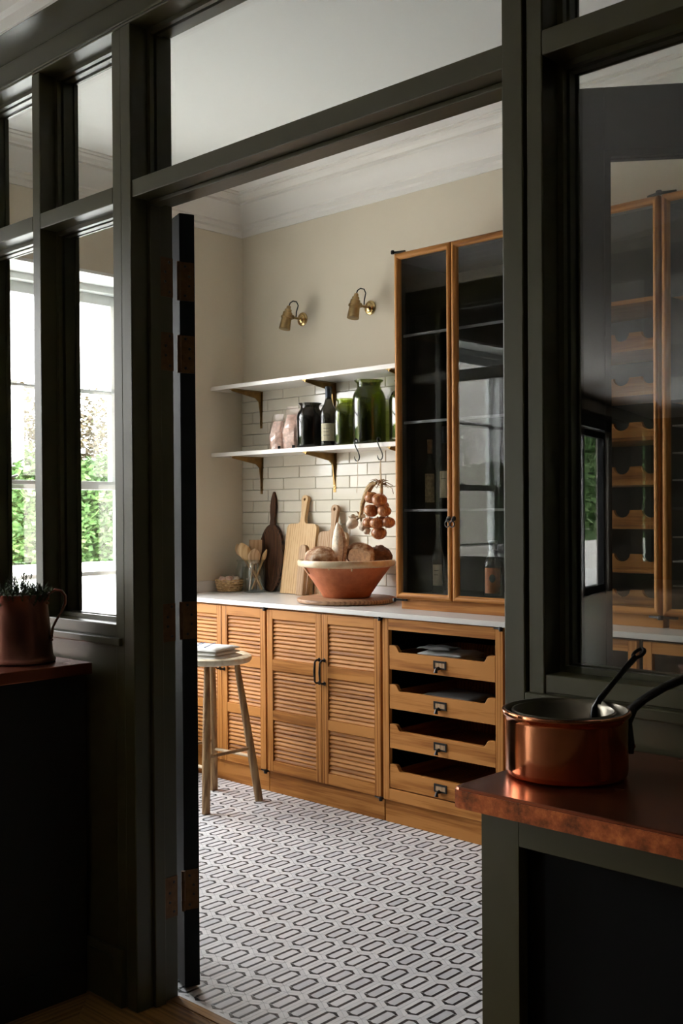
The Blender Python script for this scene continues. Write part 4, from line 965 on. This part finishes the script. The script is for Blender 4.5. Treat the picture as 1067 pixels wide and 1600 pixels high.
spoon('wooden_spoon', 'broad wooden spoon in front of the spatula in the jar', rv(-0.032, -0.02, 0.014), rv(0.002, -0.01, 0.238), 0.034, 0.085, 'tan_z')
spoon('wooden_spoon', 'slim pale spoon seen edge on against the dark paddle', rv(-0.02, 0.005, 0.014), rv(0.062, 0.005, 0.232), 0.012, 0.075, 'pale_z')
# garlic basket
bk = thing('garlic_basket', 'small woven basket on the worktop in the corner', 'basket', (-4.540, 3.885, ZW+0.0028))
obj('base', MB().lathe([(0.060, 0), (0.062, 0.004)], seg=24), 'wicker', bk)
for lv in range(4):
    pts = []; r0 = 0.062+0.003*lv
    for k in range(49):
        a = 2*PI*k/48; pts.append(((r0+0.004*math.sin(a*12+lv*PI))*math.cos(a), (r0+0.004*math.sin(a*12+lv*PI))*math.sin(a), 0.008+0.013*lv))
    obj('woven_strand', MB().tube(pts, 0.0062, 6), 'wicker', bk, smooth=True)
obj('basket_rim', MB().tube([(0.074*math.cos(2*PI*k/32), 0.074*math.sin(2*PI*k/32), 0.060+0.003*math.sin(k*1.7)) for k in range(33)], 0.005, 6), 'wicker', bk, smooth=True)
mb = MB()
for k in range(24):
    a = 2*PI*k/24; mb.tube([(0.061*math.cos(a), 0.061*math.sin(a), 0), (0.072*math.cos(a), 0.072*math.sin(a), 0.061)], 0.0025, 5)
obj('stake', mb, 'wicker', bk, smooth=True, kind='stuff')
obj('loose_straw', MB().tube([(-0.052, -0.052, 0.060), (-0.090, -0.078, 0.052)], 0.0018, 5), 'wicker', bk)
def bulb_mb(r, seed=0, M=None):
    mb = MB(); seg = 24; prof = [(0.0, -0.80), (0.35, -0.78), (0.75, -0.6), (0.98, -0.2), (1.0, 0.1), (0.85, 0.45), (0.5, 0.75), (0.25, 0.95), (0.15, 1.2), (0.12, 1.5)]
    vs = []
    for q, z_ in prof:
        for k in range(seg):
            a = 2*PI*k/seg; g = 1+0.09*abs(math.cos(a*3.5+seed))*(1 if q > 0.3 else 0)
            vs.append(((q*g+0.001)*r*math.cos(a), (q*g+0.001)*r*math.sin(a), z_*r))
    fs = [(i*seg+k, i*seg+(k+1) % seg, (i+1)*seg+(k+1) % seg, (i+1)*seg+k) for i in range(len(prof)-1) for k in range(seg)]+[tuple((len(prof)-1)*seg+k for k in range(seg))]
    mb.add(vs, fs)
    if M: mb.xf(M)
    return mb
gl_lab = ['reddish garlic bulb at the left of the corner basket', 'pinkish garlic bulb in the middle of the corner basket', 'brownish garlic bulb behind the middle of the basket', 'pale garlic bulb at the right of the corner basket', 'small garlic bulb at the front of the basket']
for (dx, df, r, la) in ((-0.040, 0.0, 0.021, 0), (-0.004, -0.02, 0.022, 1), (0.0, 0.03, 0.022, 2), (0.038, 0.0, 0.021, 3), (-0.030, -0.036, 0.018, 4)):
    c = (-4.540+0.7254*dx-0.688*df, 3.885+0.688*dx+0.7254*df, ZW+0.064)
    tag(obj('garlic_bulb', bulb_mb(r, la, Matrix.Rotation(0.5+la, 4, 'X') @ Matrix.Rotation(la*1.3, 4, 'Y')), 'garlic' if la == 3 else 'salt', smooth=True, angle=60), gl_lab[la], 'garlic', 'garlic bulbs in the basket').location = c

# S hooks, onion string, garlic braid
def hook(x, lab):
    y = 3.826; t = [(0, 0.018, 0.010), (0, 0.017, 0.018), (0, 0.010, 0.024), (0, 0.001, 0.023), (0.001, -0.006, 0.014), (0.004, -0.008, 0.000), (0.012, -0.008, -0.020), (0.022, -0.009, -0.036), (0.030, -0.010, -0.052), (0.033, -0.010, -0.066), (0.030, -0.010, -0.078), (0.022, -0.010, -0.085), (0.012, -0.010, -0.082), (0.006, -0.010, -0.072), (0.004, -0.010, -0.062)]
    o = obj('s_hook', MB().tube([(-0.006+q[0]*1.15, q[1], q[2]-0.018+0.018) for q in t], [0.0022]*3+[0.0030]*9+[0.0028, 0.0022, 0.0014], 8), 'iron', smooth=True)
    o.location = (x, y, 1.676); tag(o, lab, 'hook', 'black s hooks on the lower shelf'); return o
hook(-3.528, 'black s hook on the lower shelf, carrying the garlic twine')
hook(-3.380, 'black s hook on the lower shelf, carrying the onion string')
OX, OY = -3.357, 3.816
on = thing('onion_string', 'string of brown onions hanging from the shelf hook', 'onions', (OX, OY, 1.595))
def OP(x, z_, y=0.0): return (x-OX, y, z_-1.595)
obj('twine', MB().tube([OP(-3.362, 1.596), OP(-3.360, 1.54), OP(-3.358, 1.49)], 0.0026, 6).tube([OP(-3.362, 1.596), OP(-3.366, 1.54), OP(-3.362, 1.485)], 0.0018, 6), 'string', on, smooth=True)
obj('stem', MB().tube([OP(-3.357, 1.50), OP(-3.357, 1.43), OP(-3.36, 1.33)], [0.007, 0.008, 0.008], 8), 'dryleaf', on, smooth=True)
mb = MB()
for k in range(16):
    a = rnd.uniform(0, 2*PI); l = rnd.uniform(0.03, 0.075); dz = rnd.uniform(-0.02, 0.035)
    p = Vector(OP(-3.36, 1.475+rnd.uniform(-0.008, 0.012))); q = Vector((math.cos(a)*l, math.sin(a)*l*0.6, dz))
    mb.tube([p, p+q*0.5+Vector((0, 0, 0.008)), p+q+Vector((0, 0, -0.006))], [0.0035, 0.0025, 0.001], 5)
mb.tube([OP(-3.36, 1.475), OP(-3.32, 1.472), OP(-3.29, 1.455), OP(-3.283, 1.43)], [0.0015]*4, 5)
obj('knot', mb, 'drystalk', on, smooth=True, label='dried leaf knot')
ons = [(-3.412, 1.414, 0.036, -0.010), (-3.343, 1.402, 0.040, -0.030), (-3.400, 1.352, 0.038, -0.026), (-3.322, 1.350, 0.036, -0.020), (-3.425, 1.296, 0.034, -0.012), (-3.356, 1.292, 0.036, -0.036), (-3.306, 1.296, 0.034, -0.008), (-3.361, 1.246, 0.040, -0.014), (-3.362, 1.37, 0.034, 0.015), (-3.37, 1.30, 0.034, 0.02)]
for k, (x, z_, r, y) in enumerate(ons):
    M = Matrix.Rotation(rnd.uniform(-0.5, 0.5), 3, 'X') @ Matrix.Rotation(rnd.uniform(-0.6, 0.6), 3, 'Y')
    prof = [(0.001, -0.90), (0.25, -0.86), (0.62, -0.68), (0.92, -0.35), (1.0, 0.0), (0.93, 0.34), (0.66, 0.64), (0.30, 0.83), (0.12, 0.95), (0.09, 1.12)]
    o = obj('onion', MB().lathe([(a*r, b*r) for a, b in prof], (0, 0, 0), 22, M, cap0=False), 'onionskin', on, smooth=True, angle=60)
    o.location = OP(x, z_, y); o.scale = (0.94, 0.94, 0.86)
gb = thing('garlic_braid', 'braid of garlic bulbs tied beside the onion string', 'garlic', (-3.53, 3.812, 1.40))
def GP(x, z_, y=0): return (x+3.53, y, z_-1.40)
obj('twine', MB().tube([GP(-3.505, 1.597), GP(-3.506, 1.50), GP(-3.512, 1.44)], 0.0012, 5), 'string', gb)
obj('braid', MB().tube([GP(-3.385, 1.482), GP(-3.41, 1.478), GP(-3.432, 1.458), GP(-3.455, 1.425), GP(-3.475, 1.385), GP(-3.482, 1.345), GP(-3.488, 1.318)], [0.006, 0.014, 0.017, 0.013, 0.011, 0.010, 0.013], 10), 'dryleaf', gb, smooth=True)
mb = MB()
for k in range(8):
    p = Vector(GP(-3.485, 1.325)); a = rnd.uniform(0, 2*PI); q = Vector((math.cos(a)*0.04, -0.01, math.sin(a)*0.03)); mb.tube([p, p+q*0.6, p+q], [0.006, 0.005, 0.001], 6)
obj('dry_leaves', mb, 'drystalk', gb, smooth=True)
for (x, z_, r, y, rot) in ((-3.524, 1.290, 0.029, -0.02, -0.6), (-3.462, 1.276, 0.026, -0.008, 0.5), (-3.540, 1.318, 0.018, 0.0, -1.4), (-3.440, 1.255, 0.017, -0.008, 2.4)):
    o = obj('garlic_bulb', bulb_mb(r, x*9, Matrix.Rotation(rot, 4, 'Y')), 'garlic', gb, smooth=True, angle=60); o.location = GP(x, z_, y)

# ================================================================== STOOL
st = thing('stool', 'pale wooden four legged stool before the louvred cabinets', 'stool', (-3.895, 3.21, 0))
def pt(P): return (P[0]+3.895, P[1]-3.21, P[2])
mb = MB().lathe([(0.165, 0.652), (0.192, 0.656), (0.202, 0.668), (0.200, 0.682), (0.188, 0.689), (0.150, 0.684), (0.002, 0.680)], (0, 0.0, 0), 36, cap1=False)
mb.v = [(x*1.02, y*0.93, z_) for x, y, z_ in mb.v]; obj('seat', mb, 'seatwood', st, smooth=True, angle=50, label='thick pale dished seat')
legs = [((-3.748, 3.061), (-3.812, 3.125)), ((-4.048, 3.357), (-3.978, 3.295)), ((-3.738, 3.372), (-3.808, 3.296)), ((-4.050, 3.055), (-3.978, 3.125))]
def legp(i, z_): (a, b), (c_, d_) = legs[i]; t_ = z_/0.66; return (a+(c_-a)*t_, b+(d_-b)*t_, z_)
for i in range(4): obj('leg', MB().tube([pt(legp(i, z_)) for z_ in (0.001, 0.2, 0.45, 0.62, 0.66)], [0.0185, 0.0195, 0.0175, 0.014, 0.012], 12), 'legwood', st, smooth=True)
for i, j, z_, m in ((0, 2, 0.247, 'legwood'), (3, 1, 0.25, 'legwood'), (3, 0, 0.200, 'pale_x'), (1, 2, 0.208, 'pale_x')): obj('stretcher', MB().tube([pt(legp(i, z_)), pt(legp(j, z_))], 0.008, 8), m, st, smooth=True)
cw = cloth_stack('folded_towel', (-3.905, 3.175, 0.683), 0.30, 0.20, 3, 0.017, 'cloth_white', 'white folded tea towel with blue stripes on the stool', 'towel', 2.2, 0.0015, 0.25)
mb = MB()
for k, x in enumerate((-0.03, -0.015, 0.035)): mb.box(x, x+0.004, -0.090, 0.090, 0.0495, 0.0520)
o = obj('stripe', mb, 'stripe_blue', cw, label='blue woven stripes'); o.rotation_euler = (0, 0, 0.35)

# ================================================================== COPPER COUNTERS
def counter(name, lab, loc, boxes):
    t = thing(name, lab, 'counter', loc)
    for nm, b, m, bev in boxes:
        mb = MB().box(*b); mb.xf(Matrix.Translation((-loc[0], -loc[1], -loc[2]))); obj(nm, mb, m, t, bev=bev)
    return t
ZK = 0.932
counter('island_unit', 'green unit, shade put into its colour, with a copper top beside the jug, against the screen', (-3.0, 1.5, 0), [
    ('copper_top', (-3.62, -2.577, 1.02, PY0-0.014, ZK-0.032, ZK), 'copper_top', 0.002),
    ('side_panel', (-2.63, -2.611, 1.06, 1.700, 0, ZK-0.032), 'shadedgreen', 0.001),
    ('front_panel', (-3.60, -2.63, 1.06, 1.08, 0, ZK-0.032), 'shadedgreen', 0.001),
    ('side_panel', (-3.60, -3.58, 1.08, 1.700, 0, ZK-0.032), 'shadedgreen', 0.001),
    ('plinth', (-2.611, -2.600, 1.05, 1.690, 0, 0.10), 'shadedgreen', 0.003)])
cr = thing('copper_counter', 'green painted unit with a mottled copper top under the saucepans', 'counter', (-0.3, 1.5, 0))
def CR(name, mb, m, **k): mb.xf(Matrix.Translation((0.3, -1.5, 0))); return obj(name, mb, m, cr, **k)
CR('copper_top', MB().prism([(-0.990, 1.297), (-0.999, 1.301), (-1.003, 1.312), (-1.003, PY0-0.014), (0.6, PY0-0.014), (0.6, 1.297)][::-1], 2, ZK-0.0325, ZK), 'copper_top', bev=0.004)
CR('copper_edge', MB().prism([(-0.9895, 1.2962), (-0.999, 1.3002), (-1.0042, 1.312), (-1.0042, 1.60), (-1.002, 1.60), (-1.002, 1.313), (-0.99, 1.299), (0.598, 1.299), (0.598, 1.2962)][::-1], 2, ZK-0.0315, ZK-0.0045), 'copper_edge', label='mottled hammered copper edge')
CR('stile', MB().box(-0.972, -0.904, 1.330, 1.352, 0, ZK-0.0325), 'green', bev=0.001); CR('stile', MB().box(0.50, 0.568, 1.330, 1.352, 0, ZK-0.0325), 'green', bev=0.001)
CR('top_rail', MB().box(-0.904, 0.50, 1.330, 1.352, 0.852, ZK-0.0325), 'green', bev=0.001)
CR('side_panel', MB().box(-0.970, -0.952, 1.352, 1.698, 0, ZK-0.0325), 'green', bev=0.001); CR('side_panel', MB().box(0.548, 0.566, 1.352, 1.698, 0, ZK-0.0325), 'green')
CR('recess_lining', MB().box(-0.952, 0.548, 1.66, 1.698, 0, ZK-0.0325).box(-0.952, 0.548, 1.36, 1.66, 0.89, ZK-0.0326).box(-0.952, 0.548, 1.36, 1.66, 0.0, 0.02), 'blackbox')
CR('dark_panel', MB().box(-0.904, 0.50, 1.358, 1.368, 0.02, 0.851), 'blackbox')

# copper jug with rosemary
JX, JY = -2.735, 1.575
ju = thing('copper_jug', 'tapered copper jug filled with rosemary on the copper top', 'jug', (JX, JY, ZK+0.0003))
obj('body', MB().lathe([(0.088, 0), (0.092, 0.003), (0.092, 0.009), (0.088, 0.013), (0.0855, 0.02), (0.081, 0.07), (0.0745, 0.13), (0.069, 0.184), (0.0715, 0.187), (0.0715, 0.191), (0.067, 0.191), (0.065, 0.185), (0.070, 0.13), (0.076, 0.07), (0.080, 0.02), (0.002, 0.015)], seg=48, cap1=False), 'copper_jug', ju, smooth=True, angle=50)
rr = Vector((0.7254, 0.688, 0))
def JR(a, z_, s=0.0): return rr*a+Vector((0.688, -0.7254, 0))*s+Vector((0, 0, z_))
obj('handle', MB().tube([JR(0.066, 0.168), JR(0.078, 0.192), JR(0.095, 0.203), JR(0.112, 0.199), JR(0.123, 0.185), JR(0.123, 0.165), JR(0.112, 0.140), JR(0.098, 0.118), JR(0.088, 0.098), JR(0.0835, 0.075), JR(0.083, 0.062)], [0.0075, 0.0075, 0.0075, 0.0075, 0.0075, 0.0075, 0.0065, 0.006, 0.006, 0.007, 0.006], 10, 0.55), 'copper_jug', ju, smooth=True)
mb = MB()
for z_ in (0.165, 0.178, 0.062, 0.074): mb.blob(tuple(JR(0.0735 if z_ > 0.1 else 0.084, z_, 0.004)), 0.006, 0.006, 0.004, seg=8, rings=5)
obj('rivet', mb, 'copper_jug', ju, smooth=True)
obj('spout', MB().tube([JR(-0.058, 0.120), JR(-0.070, 0.150), JR(-0.084, 0.184)], [0.012, 0.020, 0.024], 12), 'copper_jug', ju, smooth=True)
ro = thing('rosemary', 'bunch of rosemary sprigs sprouting from the copper jug', 'plant', (JX, JY, ZK+0.0165))
ms, ml = MB(), MB()
for k in range(70):
    a = rnd.uniform(0, 2*PI); q = rnd.uniform(0, 1)**0.6; b0 = Vector((0.05*q*math.cos(a), 0.05*q*math.sin(a), 0.125))
    out = Vector((math.cos(a), math.sin(a), 0))*rnd.uniform(0.02, 0.07)*q; h = 0.052+rnd.uniform(0.005, 0.035)*(1.3-q)+(0.024 if q < 0.35 else 0)
    tip = b0+out+Vector((0, 0, h)); ms.tube([b0, (b0+tip)/2+Vector((0, 0, 0.005)), tip], [0.0010, 0.0008, 0.0005], 4)
    for j in range(44):
        s = rnd.uniform(0.25, 1.02); p = b0.lerp(tip, s); aa = rnd.uniform(0, 2*PI); l = rnd.uniform(0.014, 0.024)
        d = Vector((math.cos(aa)*0.75, math.sin(aa)*0.75, rnd.uniform(0.2, 1.0))).normalized(); sd = d.cross(Vector((0, 0, 1))).normalized()*0.0016
        ml.add([p-sd, p+sd, p+d*l], [(0, 1, 2)])
obj('stem', ms, 'herbstem', ro, kind='stuff'); obj('needles', ml, 'herb', ro, kind='stuff')

# saucepans
PX, PYc = -0.913, 1.476
pan = thing('saucepan', 'large polished copper saucepan with black iron handle', 'saucepan', (PX, PYc, ZK+0.0004))
obj('body', MB().lathe([(0.084, 0), (0.090, 0.001), (0.0945, 0.005), (0.0955, 0.012), (0.0958, 0.088), (0.0965, 0.094), (0.0995, 0.096), (0.1010, 0.099), (0.1000, 0.1025), (0.0965, 0.1035)], seg=64, cap1=False), 'copper_pan', pan, smooth=True, angle=55)
obj('tin_lining', MB().lathe([(0.0967, 0.1037), (0.0945, 0.1037), (0.0928, 0.100), (0.0925, 0.012), (0.088, 0.006), (0.002, 0.005)], seg=64, cap0=False, cap1=False), 'tin', pan, smooth=True, angle=55, label='dull tin lining')
fw = Vector((-0.688, 0.7254, 0))
def PR(a, f_, z_): return rr*a+fw*f_+Vector((0, 0, z_))
obj('handle', MB().tube([PR(0.092, 0.012, 0.062), PR(0.099, 0.012, 0.080), PR(0.110, 0.016, 0.100), PR(0.130, 0.024, 0.113), PR(0.165, 0.035, 0.130), PR(0.21, 0.05, 0.145), PR(0.26, 0.065, 0.152)], [0.011, 0.011, 0.010, 0.0085, 0.009, 0.009, 0.0095], 12, 0.8), 'iron', pan, smooth=True, label='black cast iron handle')
obj('handle_plate', MB().prism([(-0.022, 0.032), (0.022, 0.032), (0.026, 0.05), (0.018, 0.075), (0.012, 0.092), (-0.012, 0.092), (-0.018, 0.075), (-0.026, 0.05)], 1, -0.004, 0.004).xf(Matrix.Translation(rr*0.0985+fw*0.012) @ Matrix.Rotation(math.atan2(0.688, 0.7254)+PI/2+0.12, 4, 'Z')), 'iron', pan, bev=0.002)
mb = MB()
for s, z_ in ((-0.014, 0.044), (0.014, 0.044), (0.0, 0.068)): p = rr*0.104+fw*(0.012+s); mb.blob((p.x, p.y, z_), 0.0055, 0.0055, 0.0055, seg=10, rings=6)
obj('rivet', mb, 'copper_edge', pan, smooth=True)
pn = thing('saucepan', 'smaller tin lined saucepan nested inside the large copper one', 'saucepan', (PX-rr.x*0.004, PYc-rr.y*0.004, ZK+0.006))
obj('body', MB().lathe([(0.072, 0), (0.0765, 0.003), (0.0775, 0.010), (0.0785, 0.090), (0.0810, 0.0935), (0.0805, 0.0965), (0.078, 0.097), (0.0755, 0.093), (0.0745, 0.012), (0.069, 0.006), (0.002, 0.005)], seg=56, cap1=False), 'tin', pn, smooth=True, angle=55)
h0 = rr*0.060+fw*0.045
def HR(t_, up): return h0+(rr*0.105+fw*0.10)*t_+Vector((0, 0, up))
hd = obj('handle', MB().tube([HR(-0.02, 0.070), HR(0.0, 0.088), HR(0.10, 0.102), HR(0.35, 0.122), HR(0.65, 0.146), HR(0.85, 0.160)], [0.009, 0.008, 0.0065, 0.0055, 0.0062, 0.0065], 10, 0.6), 'iron', pn, smooth=True, label='slim black iron handle with eyelet')
c = HR(0.93, 0.166); ax = (rr*0.105+fw*0.10+Vector((0, 0, 0.075))).normalized(); sd = Vector((0.7254, 0.688, 0)).cross(Vector((0, 0, 1)))*0.0; s2 = ax.cross(Vector((0, 0, 1))).normalized()
obj('eyelet', MB().tube([c+ax*0.014*math.cos(2*PI*k/14)+s2*0.0085*math.sin(2*PI*k/14) for k in range(15)], 0.0032, 8), 'iron', hd, smooth=True)

# ================================================================== GARDEN
struct('ground', MB().box(-80, -5.2, -60, 80, -0.25, -0.02), 'paving', 'pale stone paving outside the windows')
gw = obj('retaining_wall', box(-19.75, -19.35, -20, 40, -0.02, 0.31), 'gardenwall'); tag(gw, 'low pale retaining wall below the hedge outside', 'wall')
sb = obj('planting_bed', box(-40, -19.75, -20, 40, -0.02, 0.30), 'soil'); tag(sb, 'raised soil bed behind the low garden wall', 'bed')
def leafmass(name, n, fpos, size, m, lab, cat):
    mb = MB()
    for _ in range(n):
        p = Vector(fpos()); a = rnd.uniform(0, 2*PI); b = rnd.uniform(-0.9, 0.9); s = size*rnd.uniform(0.6, 1.3)
        u = Vector((math.cos(a), math.sin(a), b)).normalized()*s; v = u.cross(Vector((rnd.uniform(-1, 1), rnd.uniform(-1, 1), 1))).normalized()*s*0.35
        mb.add([p, p+u*0.5+v, p+u, p+u*0.5-v], [(0, 1, 2, 3)])
    o = obj(name, mb, m); tag(o, lab, cat, kind='stuff'); return o
def hp():
    y = rnd.uniform(5, 27); top = 2.45+0.22*math.sin(y*1.9)+0.25*math.sin(y*0.7)+0.03*(y-11); zz = 0.15+(top-0.15)*rnd.random()**0.8
    return (-19.55+rnd.uniform(-0.12, 0.12)*0+0.25*noise.noise(Vector((y*1.5, zz*1.5, 0)))-rnd.random()*0.5, y, zz)
hg = thing('hedge', 'bright green leafy hedge above the low garden wall', 'hedge', (-19.9, 12, 0.3))
def part_leaf(par, name, n, fpos, size, m):
    mb = MB(); L = par.location
    for _ in range(n):
        p = Vector(fpos())-L; a = rnd.uniform(0, 2*PI); b = rnd.uniform(-0.9, 0.9); s = size*rnd.uniform(0.6, 1.3)
        u = Vector((math.cos(a), math.sin(a), b)).normalized()*s; v = u.cross(Vector((rnd.uniform(-1, 1), rnd.uniform(-1, 1), 1))).normalized()*s*0.35
        mb.add([p, p+u*0.5+v, p+u, p+u*0.5-v], [(0, 1, 2, 3)])
    return obj(name, mb, m, par, kind='stuff')
part_leaf(hg, 'leaves', 42000, hp, 0.17, 'hedgeleaf')
part_leaf(hg, 'leaves', 9000, lambda: (-19.65-rnd.random()*0.3, rnd.uniform(-22, 5), 0.3+2.1*rnd.random()), 0.26, 'hedgeleaf')
obj('leaf_core', MB().box(-0.9, -0.15, -34, 15, 0.0, 1.95), 'hedgeleaf', hg)
sh = thing('shrubbery', 'brown twiggy winter shrubs behind the hedge', 'shrubs', (-22.8, 12, 0.3))
part_leaf(sh, 'twig_leaves', 52000, lambda: (-22.6+rnd.uniform(-0.7, 0.7), rnd.uniform(7, 26), 0.3+3.9*rnd.random()**0.8*(0.75+0.3*math.sin(rnd.random()*3))), 0.13, 'shrubleaf')
tr = thing('tree', 'bare tree with a pale grey trunk behind the hedge', 'tree', (-22.3, 12.5, 0.3))
obj('trunk', MB().tube([(0, 0.05, 0), (0.05, 0.0, 3.0), (0, 0.12, 5.0), (0, 0.2, 8), (0.1, 0.5, 12)], [0.24, 0.17, 0.13, 0.12, 0.07], 10), 'bark', tr, smooth=True)
for y0, z0, pts in ((0.05, 3.6, [(0.4, 0.9), (0.9, 1.0), (1.3, 0.5)]), (0.1, 5.0, [(0.5, 0.35), (1.0, 0.1), (1.3, -0.7), (1.4, -1.5)]), (0.1, 4.3, [(-0.4, 0.7), (-0.9, 1.6)]), (0.15, 6.0, [(0.6, 0.9), (1.3, 1.3), (2.3, 1.2)])):
    obj('branch', MB().tube([(0, y0, z0)]+[(0, y0+a, z0+b) for a, b in pts], [0.035]+[0.02]*(len(pts)-1)+[0.008], 6), 'bark', tr, smooth=True)
for k in range(3):
    y0 = 1.8+0.6*k
    obj('twig', MB().tube([(-0.3, y0, 1.8), (-0.3, y0+0.3, 2.9), (-0.3, y0+0.8, 3.9+0.2*k), (-0.3, y0+1.5, 4.4+0.2*k)], [0.02, 0.015, 0.01, 0.006], 5), 'bark', tr)
# garden outside the far kitchen door, visible mirrored in the glass
gw = obj('retaining_wall', box(-13.5, -13.1, -32, -12, -0.02, 0.62), 'gardenwall'); tag(gw, 'low pale garden wall outside the far kitchen door', 'wall')
h2 = thing('hedge', 'dark green hedge outside the far kitchen door', 'hedge', (-13.8, -22, 0.3))
part_leaf(h2, 'leaves', 14000, lambda: (-13.75+rnd.uniform(-0.3, 0.3), rnd.uniform(-30, -13), 0.7+3.6*rnd.random()**0.8), 0.2, 'hedgeleaf')
obj('leaf_core', MB().box(-0.5, -0.1, -9, 9, 0.0, 3.4), 'hedgeleaf', h2)
